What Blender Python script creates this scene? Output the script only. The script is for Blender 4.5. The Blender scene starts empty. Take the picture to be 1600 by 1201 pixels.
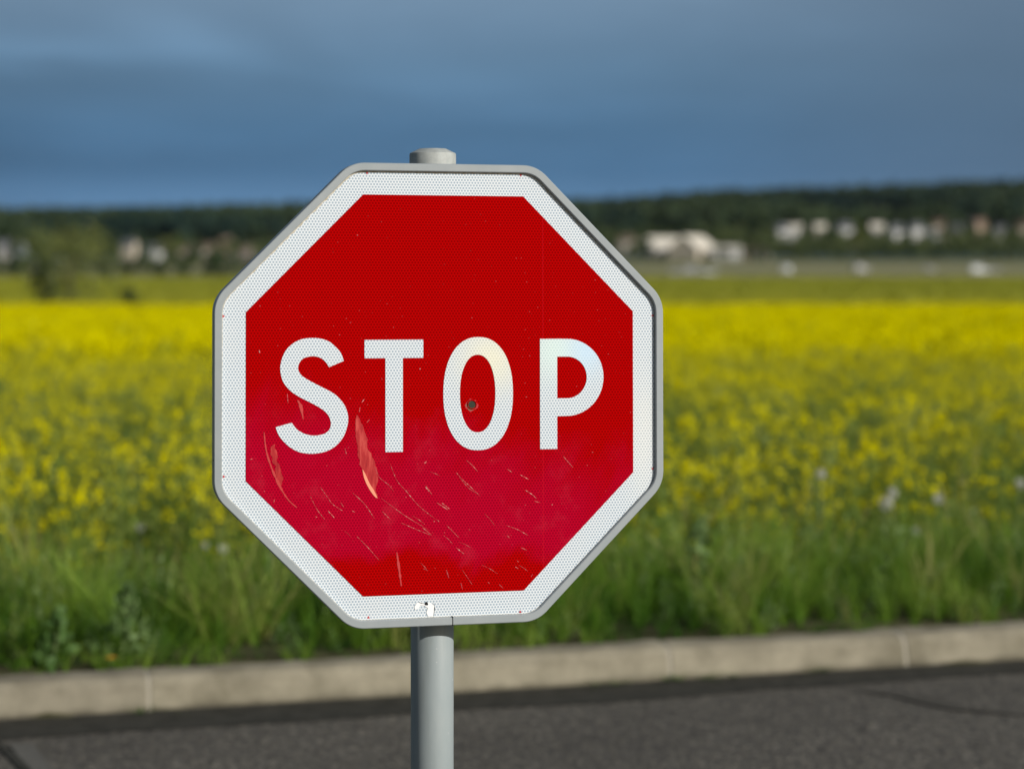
import bpy, bmesh, math, random
import numpy as np
from mathutils import Vector, Matrix, noise
from mathutils.geometry import tessellate_polygon

R = math.radians
SC = bpy.context.scene
COL = SC.collection

# ------------------------------------------------------------------ camera
EYE = 1.62
cam = bpy.data.cameras.new('camera')
camo = bpy.data.objects.new('camera', cam)
COL.objects.link(camo)
camo.location = (0, 0, EYE)
camo.rotation_euler = (R(90), 0, 0)
cam.sensor_width = 36
cam.lens = 74.25
cam.shift_y = -0.1203
cam.clip_start = 0.1
cam.clip_end = 12000
cam.dof.use_dof = True
cam.dof.focus_distance = 3.72
cam.dof.aperture_fstop = 2.65
cam.dof.aperture_blades = 0
SC.camera = camo
SC.render.engine = 'CYCLES'
SC.render.resolution_x = 1024
SC.render.resolution_y = 768
SC.cycles.max_bounces = 8
SC.cycles.transparent_max_bounces = 8
SC.view_settings.view_transform = 'Standard'
SC.view_settings.look = 'None'
SC.view_settings.exposure = 0
SC.view_settings.gamma = 1

SUN_AZ = 52      # degrees to the right of straight-behind the camera
SUN_EL = 24
sd = Vector((math.sin(R(SUN_AZ)) * math.cos(R(SUN_EL)), -math.cos(R(SUN_AZ)) * math.cos(R(SUN_EL)), math.sin(R(SUN_EL))))
sun = bpy.data.lights.new('sun', 'SUN')
sun.energy = 3.8
sun.angle = R(0.5)
sun.color = (1.0, 0.955, 0.89)
suno = bpy.data.objects.new('sun', sun)
suno.rotation_euler = sd.to_track_quat('Z', 'Y').to_euler()
COL.objects.link(suno)


class NT:
    """small helper for node trees"""
    def __init__(self, nt):
        self.t = nt
        nt.nodes.clear()

    def n(self, typ, ins=None, **kw):
        nd = self.t.nodes.new(typ)
        for k, v in kw.items():
            setattr(nd, k, v)
        if ins:
            for k, v in ins.items():
                self.put(nd.inputs[k], v)
        return nd

    def put(self, sock, v):
        if hasattr(v, 'bl_idname') and hasattr(v, 'outputs'):
            v = v.outputs[0]
        if isinstance(v, bpy.types.NodeSocket):
            self.t.links.new(v, sock)
        else:
            if isinstance(v, (tuple, list)) and len(v) == 3 and sock.type == 'RGBA':
                v = tuple(v) + (1,)
            sock.default_value = v

    def m(self, op, a, b=0.0, c=0.0, clamp=False):
        nd = self.n('ShaderNodeMath', operation=op, use_clamp=clamp)
        self.put(nd.inputs[0], a)
        self.put(nd.inputs[1], b)
        self.put(nd.inputs[2], c)
        return nd.outputs[0]

    def mix(self, f, a, b, mode='MIX'):
        nd = self.n('ShaderNodeMix', data_type='RGBA', blend_type=mode)
        self.put(nd.inputs[0], f)
        self.put(nd.inputs[6], a)
        self.put(nd.inputs[7], b)
        return nd.outputs[2]

    def ramp(self, f, stops, interp='LINEAR'):
        nd = self.n('ShaderNodeValToRGB')
        nd.color_ramp.interpolation = interp
        el = nd.color_ramp.elements
        while len(el) < len(stops):
            el.new(0.5)
        for e, (p, c) in zip(el, stops):
            e.position = p
            e.color = tuple(c) + (1,) if len(c) == 3 else c
        self.put(nd.inputs[0], f)
        return nd.outputs[0]

    def noise(self, vec, scale, detail=3, rough=0.5, dist=0.0):
        nd = self.n('ShaderNodeTexNoise')
        if vec is not None:
            self.put(nd.inputs['Vector'], vec)
        nd.inputs['Scale'].default_value = scale
        nd.inputs['Detail'].default_value = detail
        nd.inputs['Roughness'].default_value = rough
        nd.inputs['Distortion'].default_value = dist
        return nd.outputs[0]

    def step(self, x, a, b):
        nd = self.n('ShaderNodeMapRange', interpolation_type='SMOOTHSTEP')
        self.put(nd.inputs[0], x)
        nd.inputs[1].default_value = a
        nd.inputs[2].default_value = b
        return nd.outputs[0]


# ------------------------------------------------------------------ sky: clear behind, storm cloud bank ahead
world = bpy.data.worlds.new('World')
SC.world = world
world.use_nodes = True
W = NT(world.node_tree)
tc = W.n('ShaderNodeTexCoord').outputs['Generated']
sky = W.n('ShaderNodeTexSky', sky_type='NISHITA', sun_disc=False, sun_elevation=R(SUN_EL), sun_rotation=R(180 - SUN_AZ), altitude=150, dust_density=1.5)
skyc = W.mix(1.0, sky, (0.05, 0.05, 0.05), 'MULTIPLY')
sp = W.n('ShaderNodeSeparateXYZ', {0: tc})
dx, dy, dz = sp.outputs
elev = W.m('MULTIPLY', dz, 10.0)          # 0..1.23 over the part the camera sees
base = W.ramp(W.m('MULTIPLY', dz, 2.0), [
    (0.00, (0.120, 0.245, 0.410)), (0.050, (0.101, 0.222, 0.392)), (0.085, (0.074, 0.176, 0.318)), (0.125, (0.078, 0.176, 0.305)),
    (0.18, (0.113, 0.215, 0.337)), (0.245, (0.160, 0.258, 0.375)), (0.5, (0.20, 0.25, 0.31)), (1.0, (0.22, 0.26, 0.30))])
mp = W.n('ShaderNodeMapping', {'Vector': tc, 'Scale': (6.0, 6.0, 17.0), 'Rotation': (0, R(1.5), 0)})
n1 = W.noise(mp, 1.3, 4, 0.5, 0.4)
mp2 = W.n('ShaderNodeMapping', {'Vector': tc, 'Scale': (9.0, 9.0, 34.0), 'Location': (3.1, 0, 1.7)})
n2 = W.noise(mp2, 1.0, 6, 0.6, 0.9)
cl = W.m('ADD', W.m('MULTIPLY', W.m('SUBTRACT', n1, 0.5), 0.55), W.m('MULTIPLY', W.m('SUBTRACT', n2, 0.5), 0.35))
def blob(cx, cz, sx, sz, tilt=0.0):
    # soft cloud bank fixed in the world at azimuth cx, height cz (tangent units)
    ax = W.m('DIVIDE', W.m('SUBTRACT', dx, cx), sx)
    az = W.m('DIVIDE', W.m('SUBTRACT', W.m('SUBTRACT', dz, cz), W.m('MULTIPLY', W.m('SUBTRACT', dx, cx), tilt)), sz)
    wob = W.m('MULTIPLY', W.m('SUBTRACT', n2, 0.5), 2.2)
    az = W.m('ADD', az, wob)
    r2 = W.m('ADD', W.m('MULTIPLY', ax, ax), W.m('MULTIPLY', az, az))
    return W.m('EXPONENT', W.m('MULTIPLY', r2, -1.0))
light = W.m('ADD', blob(-0.235, 0.098, 0.07, 0.0065), blob(-0.150, 0.103, 0.035, 0.010, -0.25))
light = W.m('ADD', light, W.m('MULTIPLY', blob(-0.04, 0.083, 0.07, 0.008), 0.45))
light = W.m('ADD', light, W.m('MULTIPLY', blob(-0.20, 0.031, 0.13, 0.006), 0.25))
dark = W.m('ADD', W.m('MULTIPLY', blob(-0.20, 0.080, 0.09, 0.008), 0.7), W.m('MULTIPLY', blob(-0.19, 0.046, 0.12, 0.008), 0.6))
gain = W.m('ADD', 1.0, W.m('MULTIPLY', cl, 0.55))
gain = W.m('ADD', gain, W.m('MULTIPLY', light, 0.20))
gain = W.m('SUBTRACT', gain, W.m('MULTIPLY', dark, 0.14))
gain = W.m('SUBTRACT', gain, W.m('MULTIPLY', W.m('SUBTRACT', 1.0, W.step(dx, -0.27, -0.13)), 0.13))
gc = W.n('ShaderNodeCombineXYZ', {0: gain, 1: gain, 2: gain})
storm = W.mix(1.0, base, gc, 'MULTIPLY')
greyr = W.m('MULTIPLY', W.step(dx, 0.03, 0.25), 0.62)
storm = W.mix(greyr, storm, (0.090, 0.140, 0.205))
mask = W.m('MULTIPLY', W.step(dy, 0.05, 0.55), W.m('SUBTRACT', 1.0, W.step(dz, 0.45, 0.8)))
allsky = W.mix(mask, skyc, storm)
bg = W.n('ShaderNodeBackground', {'Color': allsky, 'Strength': 1.0})
W.t.links.new(bg.outputs[0], W.n('ShaderNodeOutputWorld').inputs[0])


# ------------------------------------------------------------------ helpers
def material(name, color=(0.5, 0.5, 0.5), rough=0.6, metal=0.0, fn=None, spec=0.5, bump=None):
    m = bpy.data.materials.new(name)
    m.use_nodes = True
    T = NT(m.node_tree)
    b = T.n('ShaderNodeBsdfPrincipled', {'Roughness': rough, 'Metallic': metal, 'Specular IOR Level': spec})
    out = T.n('ShaderNodeOutputMaterial')
    T.t.links.new(b.outputs[0], out.inputs[0])
    c = fn(T, b) if fn else color
    if c is not None:
        T.put(b.inputs['Base Color'], c)
    if bump:
        bn = T.noise(T.n('ShaderNodeTexCoord').outputs['Object'], bump[0], 4, 0.6)
        bp = T.n('ShaderNodeBump', {'Height': bn, 'Strength': bump[1], 'Distance': bump[2]})
        T.t.links.new(bp.outputs[0], b.inputs['Normal'])
    return m

def leafy(name, stops, trans=0.35, rough=0.6, gloss=0.25):
    """two-sided leaf material; colour picked per leaf by the 'var' attribute"""
    m = bpy.data.materials.new(name)
    m.use_nodes = True
    T = NT(m.node_tree)
    at = T.n('ShaderNodeAttribute', attribute_name='var')
    c = T.ramp(at.outputs['Fac'], stops)
    b = T.n('ShaderNodeBsdfPrincipled', {'Base Color': c, 'Roughness': rough, 'Specular IOR Level': gloss})
    tr = T.n('ShaderNodeBsdfTranslucent', {'Color': c})
    mx = T.n('ShaderNodeMixShader', {0: trans})
    T.t.links.new(b.outputs[0], mx.inputs[1])
    T.t.links.new(tr.outputs[0], mx.inputs[2])
    T.t.links.new(mx.outputs[0], T.n('ShaderNodeOutputMaterial').inputs[0])
    return m

def link(name, me, mats, parent=None):
    o = bpy.data.objects.new(name, me)
    COL.objects.link(o)
    for mt in (mats if isinstance(mats, (list, tuple)) else [mats]):
        me.materials.append(mt)
    if parent is not None:
        o.parent = parent
    return o

def big(name, V, F, M, mats, var=None, parent=None, smooth=False):
    """numpy mesh: V (n,3), F (m,k) all faces with k corners, M material index per face"""
    V = np.asarray(V, np.float32); F = np.asarray(F, np.int32)
    me = bpy.data.meshes.new(name)
    k = F.shape[1]
    me.vertices.add(len(V)); me.vertices.foreach_set('co', V.ravel())
    me.loops.add(F.size); me.loops.foreach_set('vertex_index', F.ravel())
    me.polygons.add(len(F))
    me.polygons.foreach_set('loop_start', np.arange(0, F.size, k, dtype=np.int32))
    me.polygons.foreach_set('loop_total', np.full(len(F), k, np.int32))
    if M is not None:
        me.polygons.foreach_set('material_index', np.asarray(M, np.int32))
    me.polygons.foreach_set('use_smooth', np.full(len(F), smooth))
    if var is not None:
        a = me.attributes.new('var', 'FLOAT', 'POINT')
        a.data.foreach_set('value', np.asarray(var, np.float32))
    me.update(calc_edges=True)
    return link(name, me, mats, parent)

def bm_obj(name, bm, mats, parent=None, smooth=False):
    bmesh.ops.recalc_face_normals(bm, faces=bm.faces)
    me = bpy.data.meshes.new(name)
    bm.to_mesh(me); bm.free()
    for p in me.polygons:
        p.use_smooth = smooth
    return link(name, me, mats, parent)

def tag(o, label=None, cat=None, group=None, kind=None):
    if label: o['label'] = label
    if cat: o['category'] = cat
    if group: o['group'] = group
    if kind: o['kind'] = kind
    return o

def empty(name, loc, rz=0.0):
    o = bpy.data.objects.new(name, None)
    o.location = loc; o.rotation_euler = (0, 0, rz)
    o.empty_display_size = 0.1
    COL.objects.link(o)
    return o

def box(bm, x0, x1, y0, y1, z0, z1, mi=0):
    v = [bm.verts.new(p) for p in ((x0,y0,z0),(x1,y0,z0),(x1,y1,z0),(x0,y1,z0),(x0,y0,z1),(x1,y0,z1),(x1,y1,z1),(x0,y1,z1))]
    for q in ((3,2,1,0),(4,5,6,7),(0,1,5,4),(1,2,6,5),(2,3,7,6),(3,0,4,7)):
        f = bm.faces.new([v[i] for i in q]); f.material_index = mi

def prism(bm, pts, axis_fn, a, b, mi=0):
    """extrude closed outline pts between a and b; axis_fn(p, t) -> xyz"""
    A = [bm.verts.new(axis_fn(p, a)) for p in pts]
    B = [bm.verts.new(axis_fn(p, b)) for p in pts]
    n = len(pts)
    fs = [bm.faces.new(A), bm.faces.new(B[::-1])]
    for i in range(n):
        fs.append(bm.faces.new((A[i], B[i], B[(i+1) % n], A[(i+1) % n])))
    for f in fs: f.material_index = mi

def lathe(bm, prof, seg=48, mi=0, caps=True):
    rings = []
    for r, z in prof:
        rings.append([bm.verts.new((r*math.cos(2*math.pi*i/seg), r*math.sin(2*math.pi*i/seg), z)) for i in range(seg)])
    for a, b in zip(rings, rings[1:]):
        for i in range(seg):
            f = bm.faces.new((a[i], a[(i+1) % seg], b[(i+1) % seg], b[i])); f.smooth = True; f.material_index = mi
    if caps:
        bm.faces.new(rings[0][::-1]); bm.faces.new(rings[-1])

def scatter(tmpl, pos, scale, rot, var, lean=None, which=None, rng=None):
    """tmpl: list of (V, F, M, VAR). Returns merged V, F, M, var for copies at pos (n,3)"""
    n = len(pos)
    if which is None: which = rng.integers(0, len(tmpl), n)
    Vs, Fs, Ms, Ks = [], [], [], []
    off = 0
    for t, (tv, tf, tm, tk) in enumerate(tmpl):
        ix = np.where(which == t)[0]
        if not len(ix): continue
        c, s = np.cos(rot[ix])[:, None], np.sin(rot[ix])[:, None]
        sc = scale[ix]
        if sc.ndim == 1: sc = np.stack([sc, sc], 1)
        x = tv[None, :, 0] * sc[:, 0:1]; y = tv[None, :, 1] * sc[:, 0:1]; z = tv[None, :, 2] * sc[:, 1:2]
        X = x*c - y*s; Y = x*s + y*c
        if lean is not None:
            X = X + z*lean[ix, 0:1]; Y = Y + z*lean[ix, 1:2]
        v = np.stack([X + pos[ix, 0:1], Y + pos[ix, 1:2], z + pos[ix, 2:3]], 2).reshape(-1, 3)
        f = (tf[None] + (np.arange(len(ix)) * len(tv))[:, None, None]).reshape(-1, tf.shape[1]) + off
        Vs.append(v); Fs.append(f); Ms.append(np.tile(tm, len(ix)))
        Ks.append((tk[None] + var[ix][:, None]).ravel())
        off += len(v)
    return np.concatenate(Vs), np.concatenate(Fs), np.concatenate(Ms), np.clip(np.concatenate(Ks), 0.01, 0.99)


class TB:
    """template builder: quads only"""
    def __init__(self): self.V, self.F, self.M, self.K = [], [], [], []
    def quad(self, pts, m=0, k=0.0):
        b = len(self.V); self.V += [tuple(p) for p in pts]; self.F.append((b, b+1, b+2, b+3)); self.M.append(m); self.K += [k]*4
    def ribbon(self, pts, widths, side, m=0, k=0.0, k1=None):
        k1 = k if k1 is None else k1
        side = Vector(side).normalized(); b = len(self.V)
        n = len(pts)
        for i, (p, w) in enumerate(zip(pts, widths)):
            p = Vector(p); kk = k + (k1-k)*i/(n-1)
            self.V += [tuple(p - side*w/2), tuple(p + side*w/2)]; self.K += [kk, kk]
        for i in range(n-1):
            q = b + 2*i
            self.F.append((q, q+1, q+3, q+2)); self.M.append(m)
    def leaf(self, c, size, rnd, m=0, k=0.0, up=0.0):
        d = Vector((rnd.gauss(0,1), rnd.gauss(0,1), rnd.gauss(0,1)+up)).normalized()
        e = d.cross(Vector((rnd.gauss(0,1), rnd.gauss(0,1), rnd.gauss(0,1)))).normalized()
        c = Vector(c)
        self.quad((c - d*size*0.55, c + e*size*0.36, c + d*size*0.6, c - e*size*0.34), m, k)
    def get(self):
        return (np.array(self.V, np.float32), np.array(self.F, np.int32), np.array(self.M, np.int32), np.array(self.K, np.float32))


# ------------------------------------------------------------------ terrain
KA = math.atan2(1.10, 3.88)                   # the kerb runs away to the right
KD = Vector((math.cos(KA), math.sin(KA), 0)); KN = Vector((-math.sin(KA), math.cos(KA), 0))
K0 = Vector((0, 7.968, 0))                    # foot of the kerb face straight ahead
def kd(x, y): return (x - K0.x)*KN.x + (y - K0.y)*KN.y      # distance beyond the kerb foot
ZD = [(-60, -0.02), (0.10, -0.02), (0.16, 0.115), (0.9, 0.10), (1.6, 0.02), (2.6, -0.42), (3.4, -0.55), (9999, -0.55)]
ZY = [(-99, 0), (14, 0), (80, -0.55), (115, -0.36), (300, -0.33), (500, -1.75), (650, -1.1), (1000, 3.05)]
def ridge(x):
    px = [-900, -530, -400, -265, 66, 133, 233, 333, 433, 533, 900]
    pz = [42, 40, 41, 45, 50, 54, 61, 63, 66, 70, 72]
    return float(np.interp(x, px, pz))
def ground_z(x, y):
    z = float(np.interp(kd(x, y), [a for a, _ in ZD], [b for _, b in ZD])) + float(np.interp(y, [a for a, _ in ZY], [b for _, b in ZY]))
    if y > 1000:
        t = min((y - 1000)/1200, 1.0)
        xr = x*2200/max(y, 1000)
        z += (ridge(xr) - 2.5) * t**1.15 + 3.0*noise.noise(Vector((x*0.004, y*0.004, 0)))*t
    return z
def at_px(px, y): return (px - 800)/3300*y

def fg_ground(T, b):
    g = T.n('ShaderNodeNewGeometry').outputs['Position']
    s = T.n('ShaderNodeSeparateXYZ', {0: g}); x, y, z = s.outputs
    n = T.noise(g, 3.0, 5, 0.6); nb = T.noise(g, 0.035, 4, 0.6)
    mpp = T.n('ShaderNodeMapping', {'Vector': g, 'Scale': (0.004, 0.03, 0.0)})
    ns = T.noise(mpp, 1.0, 4, 0.6)
    soil = T.ramp(n, [(0.3, (0.05, 0.05, 0.022)), (0.7, (0.10, 0.095, 0.05))])
    wheat = T.ramp(T.m('ADD', T.m('MULTIPLY', nb, 0.5), T.m('MULTIPLY', ns, 0.5)), [(0.38, (0.185, 0.235, 0.022)), (0.62, (0.27, 0.31, 0.035))])
    beige = T.ramp(ns, [(0.40, (0.20, 0.21, 0.085)), (0.62, (0.30, 0.28, 0.16))])
    dark = T.ramp(nb, [(0.35, (0.05, 0.075, 0.03)), (0.65, (0.09, 0.11, 0.045))])
    yy = T.m('ADD', y, T.m('MULTIPLY', T.m('SUBTRACT', nb, 0.5), 20.0))
    c = T.mix(T.step(yy, 78, 84), soil, wheat)
    c = T.mix(T.step(yy, 322, 350), c, beige)
    c = T.mix(T.step(yy, 900, 960), c, dark)
    return c
M_ground = material('field ground', rough=0.95, fn=fg_ground, spec=0.1)
ys = np.concatenate([np.linspace(-60, 4, 9), np.arange(5, 16, 0.1), np.arange(16, 90, 1.5), np.arange(90, 340, 8), np.arange(340, 1040, 16)])
xs_ = np.linspace(-1, 1, 121); xs_ = np.sign(xs_)*(np.abs(xs_)**2.6)*900
GX, GY = np.meshgrid(xs_, ys)
GZ = np.array([[ground_z(a, b) for a in xs_] for b in ys])
V = np.stack([GX, GY, GZ], 2).reshape(-1, 3)
nx, ny = len(xs_), len(ys)
ii = (np.arange(ny-1)[:, None]*nx + np.arange(nx-1)[None]).ravel()
F = np.stack([ii, ii+1, ii+1+nx, ii+nx], 1)
tag(big('ground', V, F, None, M_ground, smooth=True), kind='structure')

def fg_hill(T, b):
    g = T.n('ShaderNodeNewGeometry').outputs['Position']
    n = T.noise(g, 0.006, 4, 0.6); m = T.noise(g, 0.05, 4, 0.6)
    c = T.ramp(n, [(0.38, (0.05, 0.075, 0.03)), (0.52, (0.10, 0.11, 0.05)), (0.62, (0.22, 0.18, 0.12))])
    return T.mix(0.4, c, T.ramp(m, [(0.3, (0.03, 0.05, 0.02)), (0.7, (0.11, 0.12, 0.06))]))
M_hill = material('hill land', rough=1.0, fn=fg_hill, spec=0.05)
ys = np.concatenate([np.arange(1036, 2300, 24), np.linspace(2350, 6500, 12)]); xs2 = np.linspace(-2400, 2400, 161)
V = []
for b in ys:
    for a in xs2:
        V.append((a, b, ground_z(a, b) if b <= 2300 else ground_z(a, 2300) - (b-2300)*0.002))
nx, ny = len(xs2), len(ys)
ii = (np.arange(ny-1)[:, None]*nx + np.arange(nx-1)[None]).ravel()
tag(big('hill', V, np.stack([ii, ii+1, ii+1+nx, ii+nx], 1), None, M_hill, smooth=True), kind='structure')

# ------------------------------------------------------------------ road, gutter, kerb
def kp(u, d, z):
    bend = 0.012*math.sin(u*0.9+0.5)
    p = K0 + KD*u + KN*(d + bend)
    return (p.x, p.y, z)
def fg_road(T, b):
    g = T.n('ShaderNodeNewGeometry').outputs['Position']
    fine = T.noise(g, 140, 2, 0.7); mid = T.noise(g, 34, 3, 0.6); lo = T.noise(g, 1.1, 4, 0.6)
    vo = T.n('ShaderNodeTexVoronoi', {'Vector': g, 'Scale': 62.0})
    c = T.ramp(vo.outputs['Distance'], [(0.1, (0.165, 0.152, 0.128)), (0.55, (0.100, 0.094, 0.082)), (0.8, (0.04, 0.039, 0.035))])
    sv = T.n('ShaderNodeSeparateXYZ', {0: vo.outputs['Color']})
    c = T.mix(T.m('MULTIPLY', T.step(sv.outputs[0], 0.82, 0.86), 0.45), c, (0.34, 0.31, 0.25))
    c = T.mix(T.m('MULTIPLY', T.step(sv.outputs[1], 0.60, 0.64), 0.35), c, (0.040, 0.029, 0.026))
    c = T.mix(T.step(fine, 0.55, 0.75), c, (0.20, 0.19, 0.165))
    c = T.mix(T.m('MULTIPLY', T.step(lo, 0.40, 0.66), 0.45), c, (0.060, 0.056, 0.050))
    c = T.mix(T.m('MULTIPLY', T.step(mid, 0.46, 0.66), 0.55), c, (0.185, 0.168, 0.128))
    c = T.mix(T.m('MULTIPLY', T.step(T.noise(g, 17, 5, 0.8), 0.5, 0.64), 0.55), c, (0.042, 0.040, 0.035))
    bp = T.n('ShaderNodeBump', {'Height': vo.outputs['Distance'], 'Strength': 0.6, 'Distance': 0.006})
    T.t.links.new(bp.outputs[0], b.inputs['Normal'])
    return c
M_road = material('worn asphalt', rough=0.85, fn=fg_road, spec=0.25)
bm = bmesh.new()
q = [bm.verts.new(p) for p in ((-60, -58, 0), (60, -58, 0), kp(62, 0.03, 0), kp(-60, 0.03, 0))]
bm.faces.new(q)
tag(bm_obj('road', bm, M_road), kind='structure')

def fg_tar(T, b):
    g = T.n('ShaderNodeNewGeometry').outputs['Position']
    n = T.noise(g, 12, 4, 0.6)
    return T.ramp(n, [(0.3, (0.026, 0.026, 0.021)), (0.7, (0.058, 0.056, 0.046))])
M_tar = material('tar strip', rough=0.8, fn=fg_tar, spec=0.2, bump=(90, 0.4, 0.003))
rnd = random.Random(5)
bm = bmesh.new(); prev = None
for i in range(-120, 241):
    u = i*0.1
    w = np.interp(u, [-12, -2, 0.6, 2.2, 3.2, 24], [0.30, 0.31, 0.30, 0.20, 0.15, 0.16]) + 0.035*noise.noise(Vector((u*1.7, 0, 0))) + 0.02*noise.noise(Vector((u*7.3, 4, 0)))
    a, b_ = bm.verts.new(kp(u, -w, 0.004)), bm.verts.new(kp(u, 0.02, 0.004))
    if prev: bm.faces.new((prev[0], a, b_, prev[1]))
    prev = (a, b_)
tag(bm_obj('gutter', bm, M_tar), kind='structure')
def road_sheet(name, pts, mat, z=0.004):
    bm = bmesh.new(); bm.faces.new([bm.verts.new((x, y, z)) for x, y in pts])
    return tag(bm_obj(name, bm, mat), kind='structure')
def gp(px, py):           # a point on the road surface, from where it is seen
    Y = EYE*3300/(py-408); return ((px-800)/3300*Y, Y)
def crack(name, pts, w, mat, z=0.006):
    bm = bmesh.new(); pv = None
    P = [Vector(gp(*p)) for p in pts]
    for i, p in enumerate(P):
        d = (P[min(i+1, len(P)-1)] - P[max(i-1, 0)]).normalized(); nrm = Vector((-d.y, d.x))
        ww = w[i]/2
        a, b_ = bm.verts.new((p.x+nrm.x*ww, p.y+nrm.y*ww, z)), bm.verts.new((p.x-nrm.x*ww, p.y-nrm.y*ww, z))
        if pv: bm.faces.new((pv[0], a, b_, pv[1]))
        pv = (a, b_)
    return tag(bm_obj(name, bm, mat), kind='structure')
M_tar2 = material('old sealed crack', (0.085, 0.080, 0.069), rough=0.9, spec=0.1)
crack('road_seam', [(1330, 1078), (1400, 1086), (1450, 1095), (1500, 1108), (1560, 1114), (1640, 1122)], [0.01, 0.05, 0.11, 0.07, 0.03, 0.01], M_tar2)
crack('road_seam', [(-60, 1110+20), (0, 1166), (22, 1185), (48, 1212), (70, 1240)], [0.03, 0.03, 0.032, 0.03, 0.03], M_tar)
M_patch = material('pale road patch', rough=0.9, spec=0.2, fn=lambda T, b: T.ramp(T.noise(T.n('ShaderNodeNewGeometry').outputs['Position'], 50, 4, 0.7), [(0.3, (0.085, 0.083, 0.075)), (0.7, (0.17, 0.165, 0.145))]))
road_sheet('road_patch', [gp(14, 1163), gp(50, 1163), gp(130, 1260), gp(84, 1260)], M_patch)
M_rust = material('brown stained asphalt', (0.105, 0.078, 0.058), rough=0.9, spec=0.1)

def fg_kerb(T, b):
    g = T.n('ShaderNodeNewGeometry').outputs['Position']
    n = T.noise(g, 5, 5, 0.65); f = T.noise(g, 90, 3, 0.6)
    ri = T.n('ShaderNodeObjectInfo').outputs['Random']
    c = T.ramp(n, [(0.36, (0.19, 0.172, 0.120)), (0.5, (0.275, 0.25, 0.182)), (0.66, (0.35, 0.318, 0.235))])
    c = T.mix(T.m('MULTIPLY', T.step(f, 0.5, 0.7), 0.35), c, (0.17, 0.155, 0.125))
    c = T.mix(T.m('MULTIPLY', ri, 0.35), c, (0.22, 0.20, 0.155))
    s = T.n('ShaderNodeSeparateXYZ', {0: T.n('ShaderNodeTexCoord').outputs['Object']})
    mp_ = T.n('ShaderNodeMapping', {'Vector': T.n('ShaderNodeTexCoord').outputs['Object'], 'Scale': (2.5, 20, 30)})
    c = T.mix(T.m('MULTIPLY', T.step(T.noise(mp_, 1.0, 4, 0.6), 0.5, 0.7), 0.35), c, (0.17, 0.155, 0.115))
    dirt = T.m('MULTIPLY', T.m('SUBTRACT', 1.0, T.step(T.m('ADD', s.outputs[2], T.m('MULTIPLY', T.m('SUBTRACT', n, 0.5), 0.06)), 0.0, 0.035)), 0.7)
    return T.mix(dirt, c, (0.10, 0.09, 0.065))
M_kerb = material('concrete kerb', rough=0.9, fn=fg_kerb, spec=0.2, bump=(60, 0.5, 0.003))
M_mortar = material('pale mortar', (0.34, 0.315, 0.25), rough=0.9)
# kerb stones of one metre with pale mortar joints
prof = [(0.012, -0.05), (0.012, 0.02), (0.030, 0.098), (0.042, 0.116), (0.060, 0.126), (0.155, 0.132), (0.155, -0.05)]
u0 = (at_px(1048, 8.3) - K0.x)/math.cos(KA)
kerb_root = None
def stone_mesh():
    bm = bmesh.new()
    n = 40; rings = []
    for i in range(n):
        u = 0.006 + 0.982*i/(n-1)
        rings.append([bm.verts.new((u, d, z + (0.004*noise.noise(Vector((u*9, d*30, z*30))) if z > 0 else 0))) for d, z in prof])
    for a, b_ in zip(rings, rings[1:]):
        for j in range(len(prof)):
            bm.faces.new((a[j], b_[j], b_[(j+1) % len(prof)], a[(j+1) % len(prof)]))
    bm.faces.new(rings[0]); bm.faces.new(rings[-1][::-1])
    return bm
def joint_bm():
    bm = bmesh.new()
    pr = [(d + (0.003 if d < 0.1 else -0.003), z - (0.002 if z > 0 else 0)) for d, z in prof]
    prism(bm, pr, lambda p, t: (t, p[0], p[1]), -0.016, 0.009)
    return bm
stone0 = joint0 = None
stone_names = {-3: 'kerb stone with its left end out of frame at the left edge of photo', -2: 'kerb stone at left, between the left pale joint and the sign post',
    -1: 'kerb stone crossing behind the grey sign post', 0: 'kerb stone right of the post between two pale joints', 1: 'rightmost kerb stone, darker streaked, at the right edge'}
for i in range(-7, 6):
    u = u0 + i*1.0
    px = kp(u, 0, 0)
    rz = KA + (0.012*0.9*math.cos((u+0.5)*0.9+0.5))
    if stone0 is None:
        s = bm_obj('kerb_stone', stone_mesh(), M_kerb); stone0 = s
        j = bm_obj('mortar_joint', joint_bm(), M_mortar, s); joint0 = j
    else:
        s = stone0.copy(); COL.objects.link(s)
        j = joint0.copy(); COL.objects.link(j); j.parent = s
    jr = random.Random(i+50)
    s.location = Vector(px) + KN*jr.uniform(-.005, .005) + Vector((0, 0, jr.uniform(-.004, .003))); s.rotation_euler = (0, jr.uniform(-.003, .003), rz + jr.uniform(-.006, .006))
    lab = stone_names.get(i) or ('%s kerb stone beyond the %s edge of the photo' % (('nearest', 'second', 'third', 'farthest')[min((-4-i) if i < -3 else (i-2), 3)], 'left' if i < -3 else 'right'))
    tag(s, lab, 'kerb stone', 'kerb stones along the far side of the road')

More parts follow.
